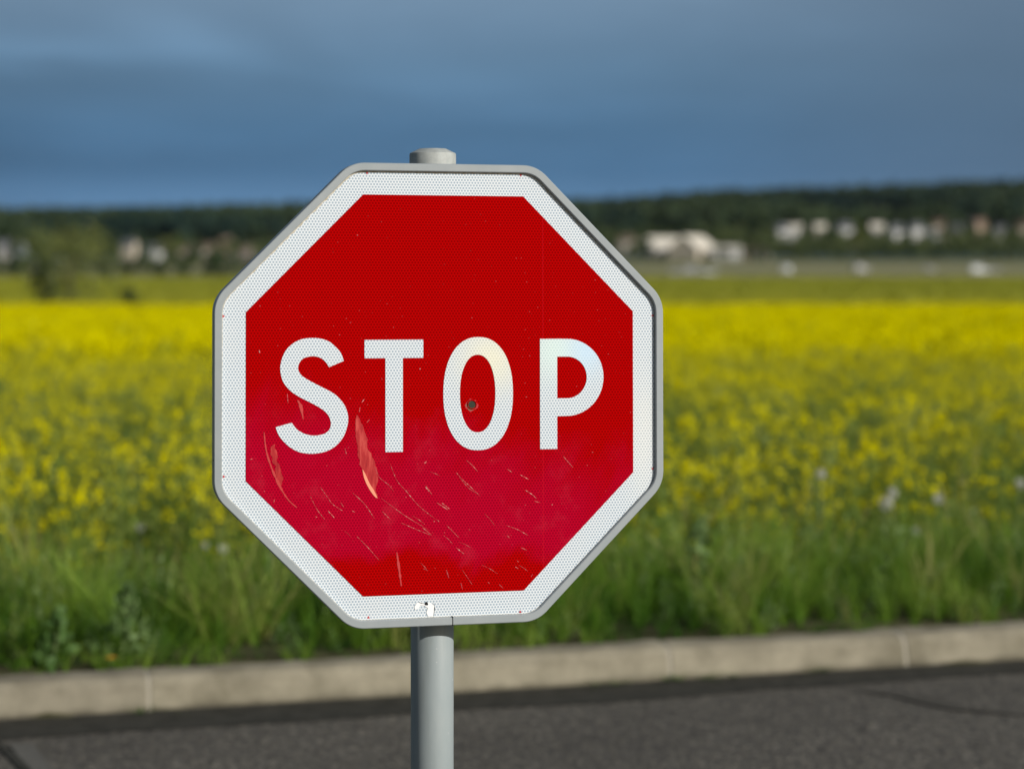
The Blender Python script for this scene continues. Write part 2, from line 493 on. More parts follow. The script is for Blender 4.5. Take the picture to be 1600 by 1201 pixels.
# ------------------------------------------------------------------ the stop sign
def q_(v): return v/1000.0
FRONT = Matrix.Translation((-0.1196, 3.72279, EYE-0.23401)) @ Matrix.Rotation(0.26092, 4, 'Z') @ Matrix.Rotation(-0.02009, 4, 'X') @ Matrix.Rotation(0.00393, 4, 'Y')
def octagon(apo, r=0.0, seg=8):
    """outline of a regular octagon with flat-to-centre distance apo and corner radius r, counter-clockwise seen from -Y"""
    pts = []
    for k in range(8):
        a = R(22.5 + 45*k); rc = apo/math.cos(R(22.5))
        if r <= 0: pts.append((rc*math.cos(a), rc*math.sin(a))); continue
        cc = rc - r/math.cos(R(22.5))
        cx, cz = cc*math.cos(a), cc*math.sin(a)
        for s in range(seg+1):
            t = a + R(-22.5 + 45*s/seg)
            pts.append((cx + r*math.cos(t), cz + r*math.sin(t)))
    return pts
def loft(bm, rings, close=False, mi=0):
    R_ = [[bm.verts.new(p) for p in r] for r in rings]
    for a, b_ in zip(R_, R_[1:]):
        n = len(a)
        for i in range(n):
            f = bm.faces.new((a[i], a[(i+1) % n], b_[(i+1) % n], b_[i])); f.material_index = mi
    return R_
def flat(outlines, y, dy=0.0):
    """filled flat shape facing -Y, outlines[1:] are holes"""
    bm = bmesh.new()
    loops = [[Vector((x, z, 0)) for x, z in o] for o in outlines]
    vs = [bm.verts.new((v.x, y, v.y)) for l in loops for v in l]
    for t in tessellate_polygon(loops):
        try: bm.faces.new([vs[i] for i in t])
        except ValueError: pass
    for f in bm.faces:
        f.normal_update()
        if f.normal.y > 0: f.normal_flip()
    if dy:
        k = 0
        for l in loops:
            n = len(l); back = [bm.verts.new((v.x, y+dy, v.y)) for v in l]
            for i in range(n):
                try: bm.faces.new((vs[k+i], back[i], back[(i+1) % n], vs[k+(i+1) % n]))
                except ValueError: pass
            k += n
    me = bpy.data.meshes.new('m'); bm.to_mesh(me); bm.free()
    return me

def honey(T, pitch=0.00545):
    """distance to the nearest honeycomb cell centre, 0 at centre and about 0.5 at the cell wall"""
    tcn = T.n('ShaderNodeTexCoord').outputs['Object']
    s = T.n('ShaderNodeSeparateXYZ', {0: tcn}); x, z = s.outputs[0], s.outputs[2]
    h = math.sqrt(3)
    u = T.m('DIVIDE', x, pitch); v = T.m('DIVIDE', z, pitch*h)
    def d2(a, b):
        fa = T.m('SUBTRACT', a, T.m('ROUND', a)); fb = T.m('MULTIPLY', T.m('SUBTRACT', b, T.m('ROUND', b)), h)
        return T.m('ADD', T.m('MULTIPLY', fa, fa), T.m('MULTIPLY', fb, fb))
    m = T.m('MINIMUM', d2(u, v), d2(T.m('ADD', u, 0.5), T.m('ADD', v, 0.5)))
    return T.m('SQRT', m), tcn, x, z

def fg_white(T, b):
    d, tcn, x, z = honey(T)
    cell = T.step(d, 0.30, 0.42)
    c = T.mix(cell, (0.37, 0.46, 0.54), (0.82, 0.87, 0.90))
    n = T.noise(tcn, 14, 4, 0.6)
    c = T.mix(T.m('MULTIPLY', T.step(n, 0.42, 0.75), 0.18), c, (0.70, 0.71, 0.70))
    sp = T.noise(tcn, 190, 2, 0.6)
    c = T.mix(T.m('MULTIPLY', T.step(sp, 0.70, 0.76), 0.4), c, (0.50, 0.49, 0.43))
    # iridescent sheen painted into the film colour: yellow on O, cyan and blue on P
    def tint_patch(cx, cz, rx, rz):
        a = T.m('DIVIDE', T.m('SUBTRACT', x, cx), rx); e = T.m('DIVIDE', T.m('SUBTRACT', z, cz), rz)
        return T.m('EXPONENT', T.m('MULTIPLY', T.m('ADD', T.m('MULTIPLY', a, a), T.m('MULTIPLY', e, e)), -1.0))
    c = T.mix(T.m('MULTIPLY', tint_patch(0.085, 0.06, 0.055, 0.05), 0.60), c, (0.93, 0.88, 0.60))
    c = T.mix(T.m('MULTIPLY', tint_patch(0.205, 0.075, 0.045, 0.05), 0.60), c, (0.72, 0.92, 0.84))
    c = T.mix(T.m('MULTIPLY', tint_patch(0.262, 0.075, 0.035, 0.04), 0.75), c, (0.58, 0.80, 0.99))
    c = T.mix(T.m('MULTIPLY', tint_patch(0.37, -0.08, 0.03, 0.12), 0.30), c, (0.95, 0.92, 0.80))
    return c
def fg_red(T, b):
    d, tcn, x, z = honey(T, 0.00545)
    cell = T.step(d, 0.32, 0.47)
    c = T.mix(T.step(d, 0.34, 0.46), (0.27, 0.0008, 0.0010), (0.53, 0.0012, 0.0014))
    nl = T.noise(tcn, 3.2, 6, 0.68, 0.8)
    nm = T.noise(tcn, 16, 5, 0.65)
    # pinker colour over the lower half, with an irregular upper edge rising to the left
    edge = T.m('SUBTRACT', T.m('ADD', T.m('MULTIPLY', x, -0.16), T.m('MULTIPLY', T.m('SUBTRACT', nl, 0.5), 0.40)), z)
    pink_zone = T.m('MULTIPLY', T.step(edge, 0.02, 0.20), T.m('SUBTRACT', 1.0, T.step(T.m('SUBTRACT', T.m('MULTIPLY', T.m('SUBTRACT', nl, 0.5), 0.16), z), 0.268, 0.312)))
    c = T.mix(T.m('MULTIPLY', pink_zone, 0.80), c, T.mix(cell, (0.33, 0.001, 0.020), (0.54, 0.003, 0.030)))
    pale = T.m('MULTIPLY', pink_zone, T.step(nm, 0.50, 0.78))
    c = T.mix(T.m('MULTIPLY', pale, 0.22), c, (0.60, 0.05, 0.09))
    spk = T.noise(tcn, 260, 1, 0.5)
    c = T.mix(T.m('MULTIPLY', T.step(spk, 0.76, 0.79), 0.45), c, (0.72, 0.22, 0.22))
    seam = T.m('SUBTRACT', 1.0, T.step(T.m('ABSOLUTE', T.m('SUBTRACT', x, 0.1812)), 0.0004, 0.0010))
    c = T.mix(T.m('MULTIPLY', seam, 0.35), c, (0.62, 0.01, 0.02))
    T.put(b.inputs["Roughness"], T.m('ADD', 0.42, T.m('MULTIPLY', pink_zone, 0.15)))
    return c
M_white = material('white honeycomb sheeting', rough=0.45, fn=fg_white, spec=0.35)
M_red = material('red honeycomb sheeting', rough=0.42, fn=fg_red, spec=0.0)
def fg_frame(T, b):
    tcn = T.n('ShaderNodeTexCoord').outputs['Object']
    n = T.noise(tcn, 22, 5, 0.65); f = T.noise(tcn, 300, 2, 0.6)
    c = T.ramp(n, [(0.3, (0.315, 0.355, 0.370)), (0.7, (0.360, 0.395, 0.405))])
    return T.mix(T.m('MULTIPLY', T.step(f, 0.70, 0.76), 0.5), c, (0.26, 0.25, 0.22))
M_frame = material('grey lacquered aluminium', rough=0.38, fn=fg_frame, spec=0.5)
def fg_pole(T, b):
    tcn = T.n('ShaderNodeTexCoord').outputs['Object']
    n = T.noise(T.n('ShaderNodeMapping', {'Vector': tcn, 'Scale': (1, 1, 0.35)}), 18, 5, 0.65); f = T.noise(tcn, 150, 2, 0.6)
    c = T.ramp(n, [(0.3, (0.275, 0.325, 0.335)), (0.7, (0.325, 0.368, 0.372))])
    c = T.mix(T.m('MULTIPLY', T.step(f, 0.74, 0.78), 0.8), c, (0.60, 0.60, 0.58))
    st = T.noise(T.n('ShaderNodeMapping', {'Vector': tcn, 'Scale': (30, 30, 2.2)}), 1.0, 5, 0.6)
    c = T.mix(T.m('MULTIPLY', T.step(st, 0.52, 0.72), 0.30), c, (0.20, 0.215, 0.19))
    g = T.noise(tcn, 26, 3, 0.6)
    return T.mix(T.m('MULTIPLY', T.step(g, 0.70, 0.74), 0.6), c, (0.20, 0.24, 0.12))
M_pole = material('grey painted steel post', rough=0.5, fn=fg_pole, spec=0.4)
M_cap = material('weathered grey cap', rough=0.6, spec=0.3, fn=lambda T, b: T.ramp(T.noise(T.n('ShaderNodeTexCoord').outputs['Object'], 45, 4, 0.7), [(0.3, (0.31, 0.35, 0.34)), (0.5, (0.40, 0.42, 0.40)), (0.7, (0.46, 0.50, 0.48))]))
M_black = material('dark gap', (0.012, 0.012, 0.012), rough=0.9)
M_tan = material('yellowed film edge', rough=0.8, fn=lambda T, b: T.ramp(T.noise(T.n('ShaderNodeTexCoord').outputs['Object'], 160, 3, 0.6), [(0.35, (0.42, 0.37, 0.26)), (0.65, (0.66, 0.63, 0.54))]))
M_tick = material('red registration ink', (0.50, 0.01, 0.02), rough=0.6)
M_scr = material('pale scratch', rough=0.5, fn=lambda T, b: T.ramp(T.noise(T.n('ShaderNodeTexCoord').outputs['Object'], 210, 3, 0.6), [(0.40, (0.50, 0.015, 0.03)), (0.54, (0.62, 0.10, 0.10)), (0.68, (0.85, 0.55, 0.48))]))
M_gouge = material('scraped red film', rough=0.35, fn=lambda T, b: T.ramp(T.noise(T.n('ShaderNodeMapping', {'Vector': T.n('ShaderNodeTexCoord').outputs['Object'], 'Rotation': (0, R(-18), 0), 'Scale': (1, 1, 0.15)}), 170, 4, 0.65), [(0.34, (0.34, 0.006, 0.012)), (0.50, (0.47, 0.018, 0.022)), (0.70, (0.66, 0.085, 0.07))]))
M_flash = material('bare bright scrape', (0.98, 0.36, 0.22), rough=0.3)
M_scuff = material('dull scrape', (0.56, 0.035, 0.035), rough=0.5)
M_bare = material('torn bare aluminium', (0.95, 0.97, 0.97), rough=0.4)
M_rim = material('rusty hole rim', (0.20, 0.15, 0.07), rough=0.7)
M_hole = material('hole shadow', (0.035, 0.04, 0.025), rough=0.9)

sign = empty('stop_sign', (-0.1433, 3.790, 0.0))
tag(sign, 'octagonal red STOP sign with white border on a grey round post', 'stop sign')
sign_inv = Matrix.Translation((0.1433, -3.790, 0.0))
def part(name, me_or_bm, mat, parent=sign, smooth=False, local=True):
    if isinstance(me_or_bm, bmesh.types.BMesh): o = bm_obj(name, me_or_bm, mat, parent, smooth)
    else:
        me_or_bm.name = name; o = link(name, me_or_bm, mat, parent)
    if local and parent is sign: o.matrix_local = sign_inv @ FRONT
    return o
# plate: white sheeting with depth behind
bm = bmesh.new()
o1 = octagon(0.3925, 0.048)
A = [bm.verts.new((x, 0.0008, z)) for x, z in o1]; B = [bm.verts.new((x, 0.0040, z)) for x, z in o1]
bm.faces.new(A); bm.faces.new(B[::-1])
for i in range(len(A)): bm.faces.new((A[i], B[i], B[(i+1) % len(A)], A[(i+1) % len(A)]))
plate = part('sign_plate', bm, M_white)
face = part('red_face', flat([octagon(0.35)], 0.0), M_red)
# frame: rounded lip, outer wall, back flange
bm = bmesh.new()
rr = [(0.3915, 0.0035), (0.3915, -0.0045), (0.3918, -0.0062), (0.3928, -0.0072), (0.4038, -0.0072), (0.4050, -0.0062), (0.4055, -0.0045), (0.4055, 0.020), (0.4045, 0.024), (0.385, 0.026), (0.385, 0.0245), (0.4025, 0.0225), (0.4025, 0.0035), (0.3915, 0.0035)]
rings = []
for a, y in rr: rings.append([(x, y, z) for x, z in octagon(a, 0.048 + (a-0.3925))])
loft(bm, rings)
bmesh.ops.remove_doubles(bm, verts=bm.verts, dist=1e-6)
frame = part('frame', bm, M_frame, smooth=True)
md = frame.modifiers.new('edges', 'EDGE_SPLIT'); md.split_angle = R(18)
bm = bmesh.new(); box(bm, 0.0129, 0.0143, -0.0076, 0.0, -0.4060, -0.3900)
part('seam', bm, M_black, parent=frame)
bm = bmesh.new(); box(bm, -0.4062, -0.4045, -0.002, 0.004, -0.1095, -0.1075)
part('seam', bm, M_black, parent=frame)
# yellowed edge of the film just inside the frame, mostly along the top
bm = bmesh.new()
def ragged(k): return 0.3905 - 0.0022 - 0.0012*noise.noise(Vector((k*0.37, 0, 0)))
oo = octagon(0.3912, 0.047, 6); N = len(oo)
dense = []
for i in range(N):
    (x0, z0), (x1, z1) = oo[i], oo[(i+1) % N]
    L = math.hypot(x1-x0, z1-z0); k = max(1, int(L/0.003))
    for s in range(k): dense.append((x0+(x1-x0)*s/k, z0+(z1-z0)*s/k))
A = [bm.verts.new((x, 0.0004, z)) for x, z in dense]
B = []
for i, (x, z) in enumerate(dense):
    top = max(0.0, min(1.0, (z-0.02)/0.3)); w = 0.0006 + 0.0030*top*(0.6+0.6*noise.noise(Vector((x*90, z*90, 0)))) + 0.0006*math.sin(i*1.15)*top
    r = math.hypot(x, z); B.append(bm.verts.new((x - x/r*w, 0.0004, z - z/r*w)))
for i in range(len(A)):
    bm.faces.new((A[i], A[(i+1) % len(A)], B[(i+1) % len(A)], B[i]))
part('film_edge', bm, M_tan, parent=plate)

S_ = [(-179.5, 59.7), (-184.6, 73.7), (-194.5, 84.9), (-205.7, 93.9), (-221.2, 99.0), (-235.8, 100.1), (-252.0, 98.3), (-266.0, 92.3), (-278.5, 81.8), (-286.0, 68.9), (-290.2, 53.7), (-290.1, 41.3), (-286.8, 27.5), (-279.8, 16.3), (-270.1, 6.6), (-254.7, -3.3), (-237.9, -11.8), (-222.5, -20.4), (-211.3, -28.8), (-204.8, -37.3), (-202.0, -48.4), (-204.3, -58.1), (-211.3, -64.9), (-222.5, -68.3), (-235.7, -68.7), (-249.1, -65.1), (-260.3, -58.6), (-266.4, -52.1), (-270.6, -46.0), (-298.4, -53.2), (-293.7, -66.3), (-285.3, -77.5), (-274.2, -87.9), (-260.2, -95.9), (-246.3, -99.5), (-232.3, -100.3), (-216.9, -98.4), (-201.4, -92.8), (-187.4, -82.0), (-177.5, -66.9), (-172.4, -50.3), (-171.8, -36.4), (-175.5, -22.4), (-183.1, -9.8), (-194.4, 1.5), (-208.5, 10.0), (-226.8, 19.3), (-243.6, 28.4), (-253.4, 35.4), (-258.4, 42.9), (-259.5, 49.3), (-257.0, 57.6), (-250.6, 64.5), (-240.8, 67.7), (-229.6, 68.2), (-218.4, 64.2), (-210.5, 57.2), (-205.4, 49.1)]
GA = [(-157.7, -36.6), (-153.5, -35.8), (-149.2, -47.9), (-139.3, -73.1), (-137.9, -89.9), (-129.3, -104.0), (-120.8, -129.2), (-120.0, -143.2), (-122.8, -165.5), (-119.4, -180.0), (-125.1, -176.6), (-133.6, -162.4), (-145.0, -137.1), (-153.5, -103.5), (-158.6, -61.6)]
GA2 = [(-146.4, -128.7), (-141.3, -137.2), (-133.6, -154.1), (-125.7, -166.8), (-119.4, -180.0), (-124.5, -177.1), (-134.2, -163.8), (-143.0, -145.5)]
GB = [(-307.0, -85.3), (-302.0, -80.7), (-298.6, -86.9), (-296.4, -103.4), (-288.1, -131.2), (-285.3, -153.3), (-290.3, -155.9), (-299.2, -125.4), (-305.3, -100.5)]
TEAR = [(-53.8, -371.4), (-49.5, -364.6), (-43.7, -362.8), (-35.1, -365.9), (-27.9, -364.0), (-20.7, -368.5), (-17.3, -372.8), (-18.7, -381.1), (-20.7, -389.5), (-29.4, -389.1), (-32.3, -382.0), (-29.4, -374.6), (-36.6, -369.8), (-43.7, -369.0), (-46.6, -375.0), (-52.3, -377.0)]
SCR = [[(-318.6, -61.7), (-314.4, -94.8), (-304.7, -125.3), (-290.8, -155.9), (-276.9, -178.3), (-261.6, -192.5)], [(-260.3, -7.4), (-254.7, -18.5), (-250.5, -40.7)], [(-327.1, 80.2), (-326.2, 74.7)], [(-147.8, -13.0), (-142.1, -6.1)], [(-138.7, -48.0), (-133.6, -42.5)], [(-112.5, 29.8), (-111.4, 26.5)], [(-169.0, 125.1), (-166.2, 127.4)], [(-342.0, -108.0), (-338.5, -106.7)], [(-301.9, -183.2), (-299.9, -176.4)], [(-177.5, -91.9), (-174.7, -101.7)], [(-36.4, -121.2), (-32.1, -117.1)], [(-152.0, -29.7), (-150.6, -21.4)], [(-278.4, 3.9), (-277.0, -12.7)], [(-85.2, -275.3), (-80.9, -306.2), (-77.2, -334.2)], [(-125.1, -123.6), (-116.6, -143.3), (-99.5, -157.6), (-90.9, -169.0)], [(-96.6, -121.4), (-85.2, -149.6), (-68.0, -169.6), (-53.7, -186.7), (-39.3, -201.1), (-10.5, -222.9)], [(-221.1, -157.6), (-207.0, -177.3), (-198.6, -188.6), (-181.7, -200.1)], [(-237.9, -173.8), (-226.6, -196.2), (-212.6, -214.6)], [(-163.3, -170.0), (-142.1, -190.1), (-125.1, -215.6)], [(-184.5, -186.2), (-179.4, -194.1)], [(-110.9, -203.4), (-96.6, -217.7)], [(-78.1, -223.8), (-48.0, -237.3), (-22.1, -247.9)], [(-113.7, -179.6), (-70.9, -211.5), (-27.9, -237.9)], [(-156.3, -245.3), (-136.4, -265.4), (-116.6, -288.3)], [(-207.0, -199.5), (-195.8, -212.2)], [(-139.3, -194.3), (-136.4, -197.2)], [(-33.6, -162.0), (-27.8, -170.5)], [(-4.7, -190.8), (9.7, -202.4)], [(3.9, -230.4), (27.0, -253.5)], [(-164.8, -200.6), (-159.1, -203.5)], [(-229.4, -208.6), (-226.1, -210.6)], [(40.2, -117.2), (50.4, -125.9), (60.6, -137.4)], [(21.3, -137.9), (32.9, -150.9), (47.5, -163.9), (64.9, -181.2)], [(27.1, -146.5), (44.6, -166.6), (62.0, -176.9)], [(147.1, -171.9), (158.9, -179.3), (169.2, -188.1)], [(114.8, -134.3), (123.6, -140.1)], [(218.4, -113.7), (236.3, -134.0)], [(138.3, -144.7), (154.5, -153.6)], [(164.8, -192.2), (175.2, -195.4)], [(-34.1, -121.3), (-31.8, -117.1)], [(155.8, 66.9), (156.9, 65.5)], [(148.8, -6.5), (151.8, -7.6)], [(-33.6, -159.2), (-22.1, -176.3)], [(-39.4, -233.3), (-23.5, -246.4)], [(111.7, -233.4), (135.2, -242.6), (152.9, -253.0)], [(32.8, -310.0), (50.2, -335.9)], [(29.9, -332.4), (32.8, -343.8)], [(3.8, -309.0), (8.2, -323.2)], [(-12.0, -221.5), (-9.7, -223.8)], [(44.5, -238.5), (46.8, -241.4)], [(129.2, -307.6), (135.1, -311.2)], [(139.6, -273.9), (149.9, -278.5)], [(99.8, -337.7), (107.1, -345.0)], [(21.2, -270.2), (35.7, -281.9)], [(-13.4, -190.5), (6.8, -203.7)], [(132.2, -296.3), (135.1, -299.3)], [(79.4, -332.7), (82.3, -335.7)], [(161.6, -321.4), (158.7, -325.6)], [(114.6, -251.9), (119.0, -256.3)]]

def smooth_closed(p, corners, k=4):
    out = []; n = len(p)
    for i in range(n):
        p0, p1, p2, p3 = p[(i-1) % n], p[i], p[(i+1) % n], p[(i+2) % n]
        if i in corners: p0 = p1
        if (i+1) % n in corners: p3 = p2
        for s in range(k):
            t = s/k
            out.append(tuple(0.5*((2*p1[j]) + (p2[j]-p0[j])*t + (2*p0[j]-5*p1[j]+4*p2[j]-p3[j])*t*t + (-p0[j]+3*p1[j]-3*p2[j]+p3[j])*t**3) for j in (0, 1)))
    return out
def superell(cx, cz, rx, rz, e, n=72):
    o = []
    for i in range(n):
        t = 2*math.pi*i/n; c, s = math.cos(t), math.sin(t)
        o.append((cx + rx*math.copysign(abs(c)**(2/e), c), cz + rz*math.copysign(abs(s)**(2/e), s)))
    return o
def mm(l): return [(x/1000, z/1000) for x, z in l]
LY = -0.0006
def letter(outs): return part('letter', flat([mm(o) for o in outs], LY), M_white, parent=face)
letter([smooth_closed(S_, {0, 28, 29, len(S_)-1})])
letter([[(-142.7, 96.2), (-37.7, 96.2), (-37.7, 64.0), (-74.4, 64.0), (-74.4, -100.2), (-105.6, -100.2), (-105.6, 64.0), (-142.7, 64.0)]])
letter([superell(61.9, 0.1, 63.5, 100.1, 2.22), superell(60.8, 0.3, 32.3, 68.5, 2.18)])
def bowl(x0, x1, z0, z1, n=28):
    """right-hand half bowl from (x0,z1) round to (x0,z0)"""
    r = (z1-z0)/2; cz = (z0+z1)/2; fx = x1 - r
    if fx < x0: fx = x0
    rx = x1-fx
    return [(fx + rx*math.sin(math.pi*i/n), cz + r*math.cos(math.pi*i/n)) for i in range(n+1)]
letter([[(175.5, 96.2), (212, 96.2)] + bowl(212, 294, -42, 96.2)[1:-1] + [(212, -42), (207.2, -42), (207.2, -100.4), (175.5, -100.4)],
        [(207.3, 64.2)] + bowl(226, 262.5, -10.1, 64.2) + [(207.3, -10.1)]])
# small printed ticks near the frame
for x, z in ((-138, 388.2), (140.5, 388.4), (-389, 138), (388.2, 137.2), (-388, -136.5), (387.4, -139.2), (-135.5, -387.2), (138.5, -388)):
    x, z = x/1000, z/1000
    ox, oz = (0, 1) if abs(z) > 0.2 else (1, 0)
    sx, sz = -math.copysign(ox, x), -math.copysign(oz, z)
    x0, z0 = x - sx*0.0012, z - sz*0.0012
    y = 0.0002; bm = bmesh.new()
    v = [bm.verts.new((x0 + oz*0.0026, y, z0 + ox*0.0026)), bm.verts.new((x0 - oz*0.0026, y, z0 - ox*0.0026)), bm.verts.new((x0 + sx*0.0045, y, z0 + sz*0.0045))]
    bm.faces.new(v)
    part('printed_tick', bm, M_tick, parent=plate)
# scrapes and scratches
def rag(o, a):
    return [(x + a*noise.noise(Vector((x*.12, z*.12, 1))), z + a*noise.noise(Vector((x*.12, z*.12, 7)))) for x, z in o]
part('scrape', flat([mm(rag(smooth_closed(GA, {0, 9}, 8), 3.2))], -0.0003), M_gouge, parent=face)
part('scrape', flat([mm(smooth_closed(GA2, {0, 4}, 3))], -0.0005), M_flash, parent=face)
part('scrape', flat([mm(rag(smooth_closed(GB, {0, 5}, 8), 4.0))], -0.0003), M_gouge, parent=face)
rnd = random.Random(11)
def sliver(bm, pts, w, y=-0.00045, mi=0, gaps=False):
    P = smooth_open(pts)
    n = len(P); pv = None
    for i, p in enumerate(P):
        a = P[max(i-1, 0)]; b_ = P[min(i+1, n-1)]
        d = Vector((b_[0]-a[0], b_[1]-a[1])).normalized()
        t = i/(n-1); ww = w*(0.25 + 0.75*math.sin(math.pi*min(max(t, 0.02), 0.98))**0.7)*(0.55+0.9*rnd.random())/2
        q = (bm.verts.new((p[0]-d.y*ww, y, p[1]+d.x*ww)), bm.verts.new((p[0]+d.y*ww, y, p[1]-d.x*ww)))
        if pv and not (gaps and rnd.random() < 0.28):
            f = bm.faces.new((pv[0], q[0], q[1], pv[1])); f.material_index = mi
        pv = q
def smooth_open(p, k=6):
    out = []; n = len(p)
    for i in range(n-1):
        p0, p1, p2, p3 = p[max(i-1, 0)], p[i], p[i+1], p[min(i+2, n-1)]
        for s in range(k):
            t = s/k
            out.append(tuple(0.5*((2*p1[j]) + (p2[j]-p0[j])*t + (2*p0[j]-5*p1[j]+4*p2[j]-p3[j])*t*t + (-p0[j]+3*p1[j]-3*p2[j]+p3[j])*t**3) for j in (0, 1)))
    out.append(p[-1]); return out
for i, s in enumerate(SCR):
    p = mm(s); L = sum(math.dist(a, b_) for a, b_ in zip(p, p[1:]))
    w = 0.0009 if L > 0.03 else 0.0014
    bm = bmesh.new()
    if i == 0: sliver(bm, p, 0.0034, mi=1)
    elif i == 1: sliver(bm, p, 0.0042, mi=1)
    elif i == 13: sliver(bm, p, 0.0040, mi=1)
    else: sliver(bm, p, w*0.8, gaps=False)
    part('scratch', bm, [M_scr, M_scuff], parent=face)
for _ in range(10):           # many more fine ones running down to the right
    x = rnd.uniform(-0.27, 0.16); z = rnd.uniform(-0.32, -0.12)
    if abs(x)-z > 0.46: continue
    a = R(rnd.gauss(-42, 9)); L = rnd.uniform(0.006, 0.035)
    bm = bmesh.new()
    sliver(bm, [(x, z), (x+L*0.5*math.cos(a+0.08), z+L*0.5*math.sin(a+0.08)), (x+L*math.cos(a), z+L*math.sin(a))], rnd.uniform(0.0003, 0.0005))
    part('scratch', bm, [M_scr, M_scuff], parent=face)
for _ in range(30):           # chips
    x = rnd.uniform(-0.33, 0.33); z = rnd.uniform(-0.34, 0.34)
    if abs(x)+abs(z) > 0.46: continue
    r = rnd.uniform(0.0005, 0.0011); bm = bmesh.new()
    v = [bm.verts.new((x+r*math.cos(t)*rnd.uniform(.5, 1.3), -0.00045, z+r*math.sin(t)*rnd.uniform(.5, 1.3))) for t in (0, 1.2, 2.5, 3.8, 5.1)]
    bm.faces.new(v)
    part('paint_chip', bm, M_scr, parent=face)
# bolt hole in the O, and the hole with torn film at the bottom
def disc(bm, cx, cz, r, y, n=14, jit=0.0, mi=0):
    v = [bm.verts.new((cx + r*(1+jit*rnd.uniform(-1, 1))*math.cos(2*math.pi*i/n), y, cz + r*(1+jit*rnd.uniform(-1, 1))*math.sin(2*math.pi*i/n))) for i in range(n)]
    f = bm.faces.new(v); f.material_index = mi
bm = bmesh.new()
disc(bm, 0.0495, -0.0200, 0.0110, -0.0003, jit=.2, mi=0); disc(bm, 0.0488, -0.0210, 0.0086, -0.0005, jit=.25, mi=1); disc(bm, 0.0502, -0.0192, 0.0064, -0.0008, jit=.15, mi=2)
part('bullet_hole', bm, [M_tick, M_rim, M_hole], parent=face)
rimb = bmesh.new()
prev = None
for i in range(21):
    t = 2*math.pi*i/20
    cx, cz = 0.0500, -0.0193
    a = rimb.verts.new((cx+0.0066*math.cos(t), -0.0008, cz+0.0066*math.sin(t))); b_ = rimb.verts.new((cx+0.0076*math.cos(t), -0.0022, cz+0.0076*math.sin(t))); c_ = rimb.verts.new((cx+0.0092*math.cos(t), -0.0004, cz+0.0092*math.sin(t)))
    if prev: rimb.faces.new((prev[0], a, b_, prev[1])); rimb.faces.new((prev[1], b_, c_, prev[2]))
    prev = (a, b_, c_)
part('bullet_hole_rim', rimb, M_red, parent=face)
part('torn_film', flat([mm(TEAR)], -0.0002), M_bare, parent=plate)
bm = bmesh.new(); disc(bm, -0.0325, -0.3668, 0.0032, -0.0006, jit=.25)
sliver(bm, [(-0.047, -0.3628), (-0.042, -0.3650), (-0.034, -0.3668)], 0.0009, y=-0.0006)
sliver(bm, [(-0.0200, -0.3655), (-0.0176, -0.3730), (-0.0185, -0.3830), (-0.0200, -0.3895)], 0.0010, y=-0.0006)
part('rivet_hole', bm, M_black, parent=plate)
# post
bm = bmesh.new(); lathe(bm, [(0.0385, -0.3), (0.0385, 1.790)], 64)
pole = bm_obj('post', bm, M_pole, sign)
for p in pole.data.polygons: p.use_smooth = len(p.vertices) == 4
bm = bmesh.new(); lathe(bm, [(0.0395, 1.755), (0.0418, 1.757), (0.0418, 1.8110), (0.0408, 1.8135), (0.0240, 1.8215), (0.0, 1.8222)], 48, caps=False)
cap = bm_obj('post_cap', bm, M_cap, sign, True)
md = cap.modifiers.new('edges', 'EDGE_SPLIT'); md.split_angle = R(22)
cap.location = (0.001, 0, 0)
# back rails and clamps that hold the plate on the post
for z in (0.22, -0.22):
    bm = bmesh.new()
    box(bm, -0.30, 0.30, 0.0042, 0.0262, z-0.014, z+0.014)
    part('back_rail', bm, M_frame)
    bm = bmesh.new()
    pr = []
    for i in range(25): 
        t = math.pi*i/24; pr.append((0.0445*math.cos(t), 0.0445*math.sin(t)))
    for i in range(25):
        t = math.pi*(24-i)/24; pr.append((0.0392*math.cos(t), 0.0392*math.sin(t)))
    prism(bm, pr, lambda p, t: (p[0], p[1], t), 1.386+z-0.013, 1.386+z+0.013)
    box(bm, 0.0392, 0.062, -0.038, 0.004, 1.386+z-0.013, 1.386+z+0.013); box(bm, -0.062, -0.0392, -0.020, 0.004, 1.386+z-0.013, 1.386+z+0.013)
    cl_ = bm_obj('clamp', bm, M_frame, sign); cl_.rotation_euler = (0, 0, 0.26)

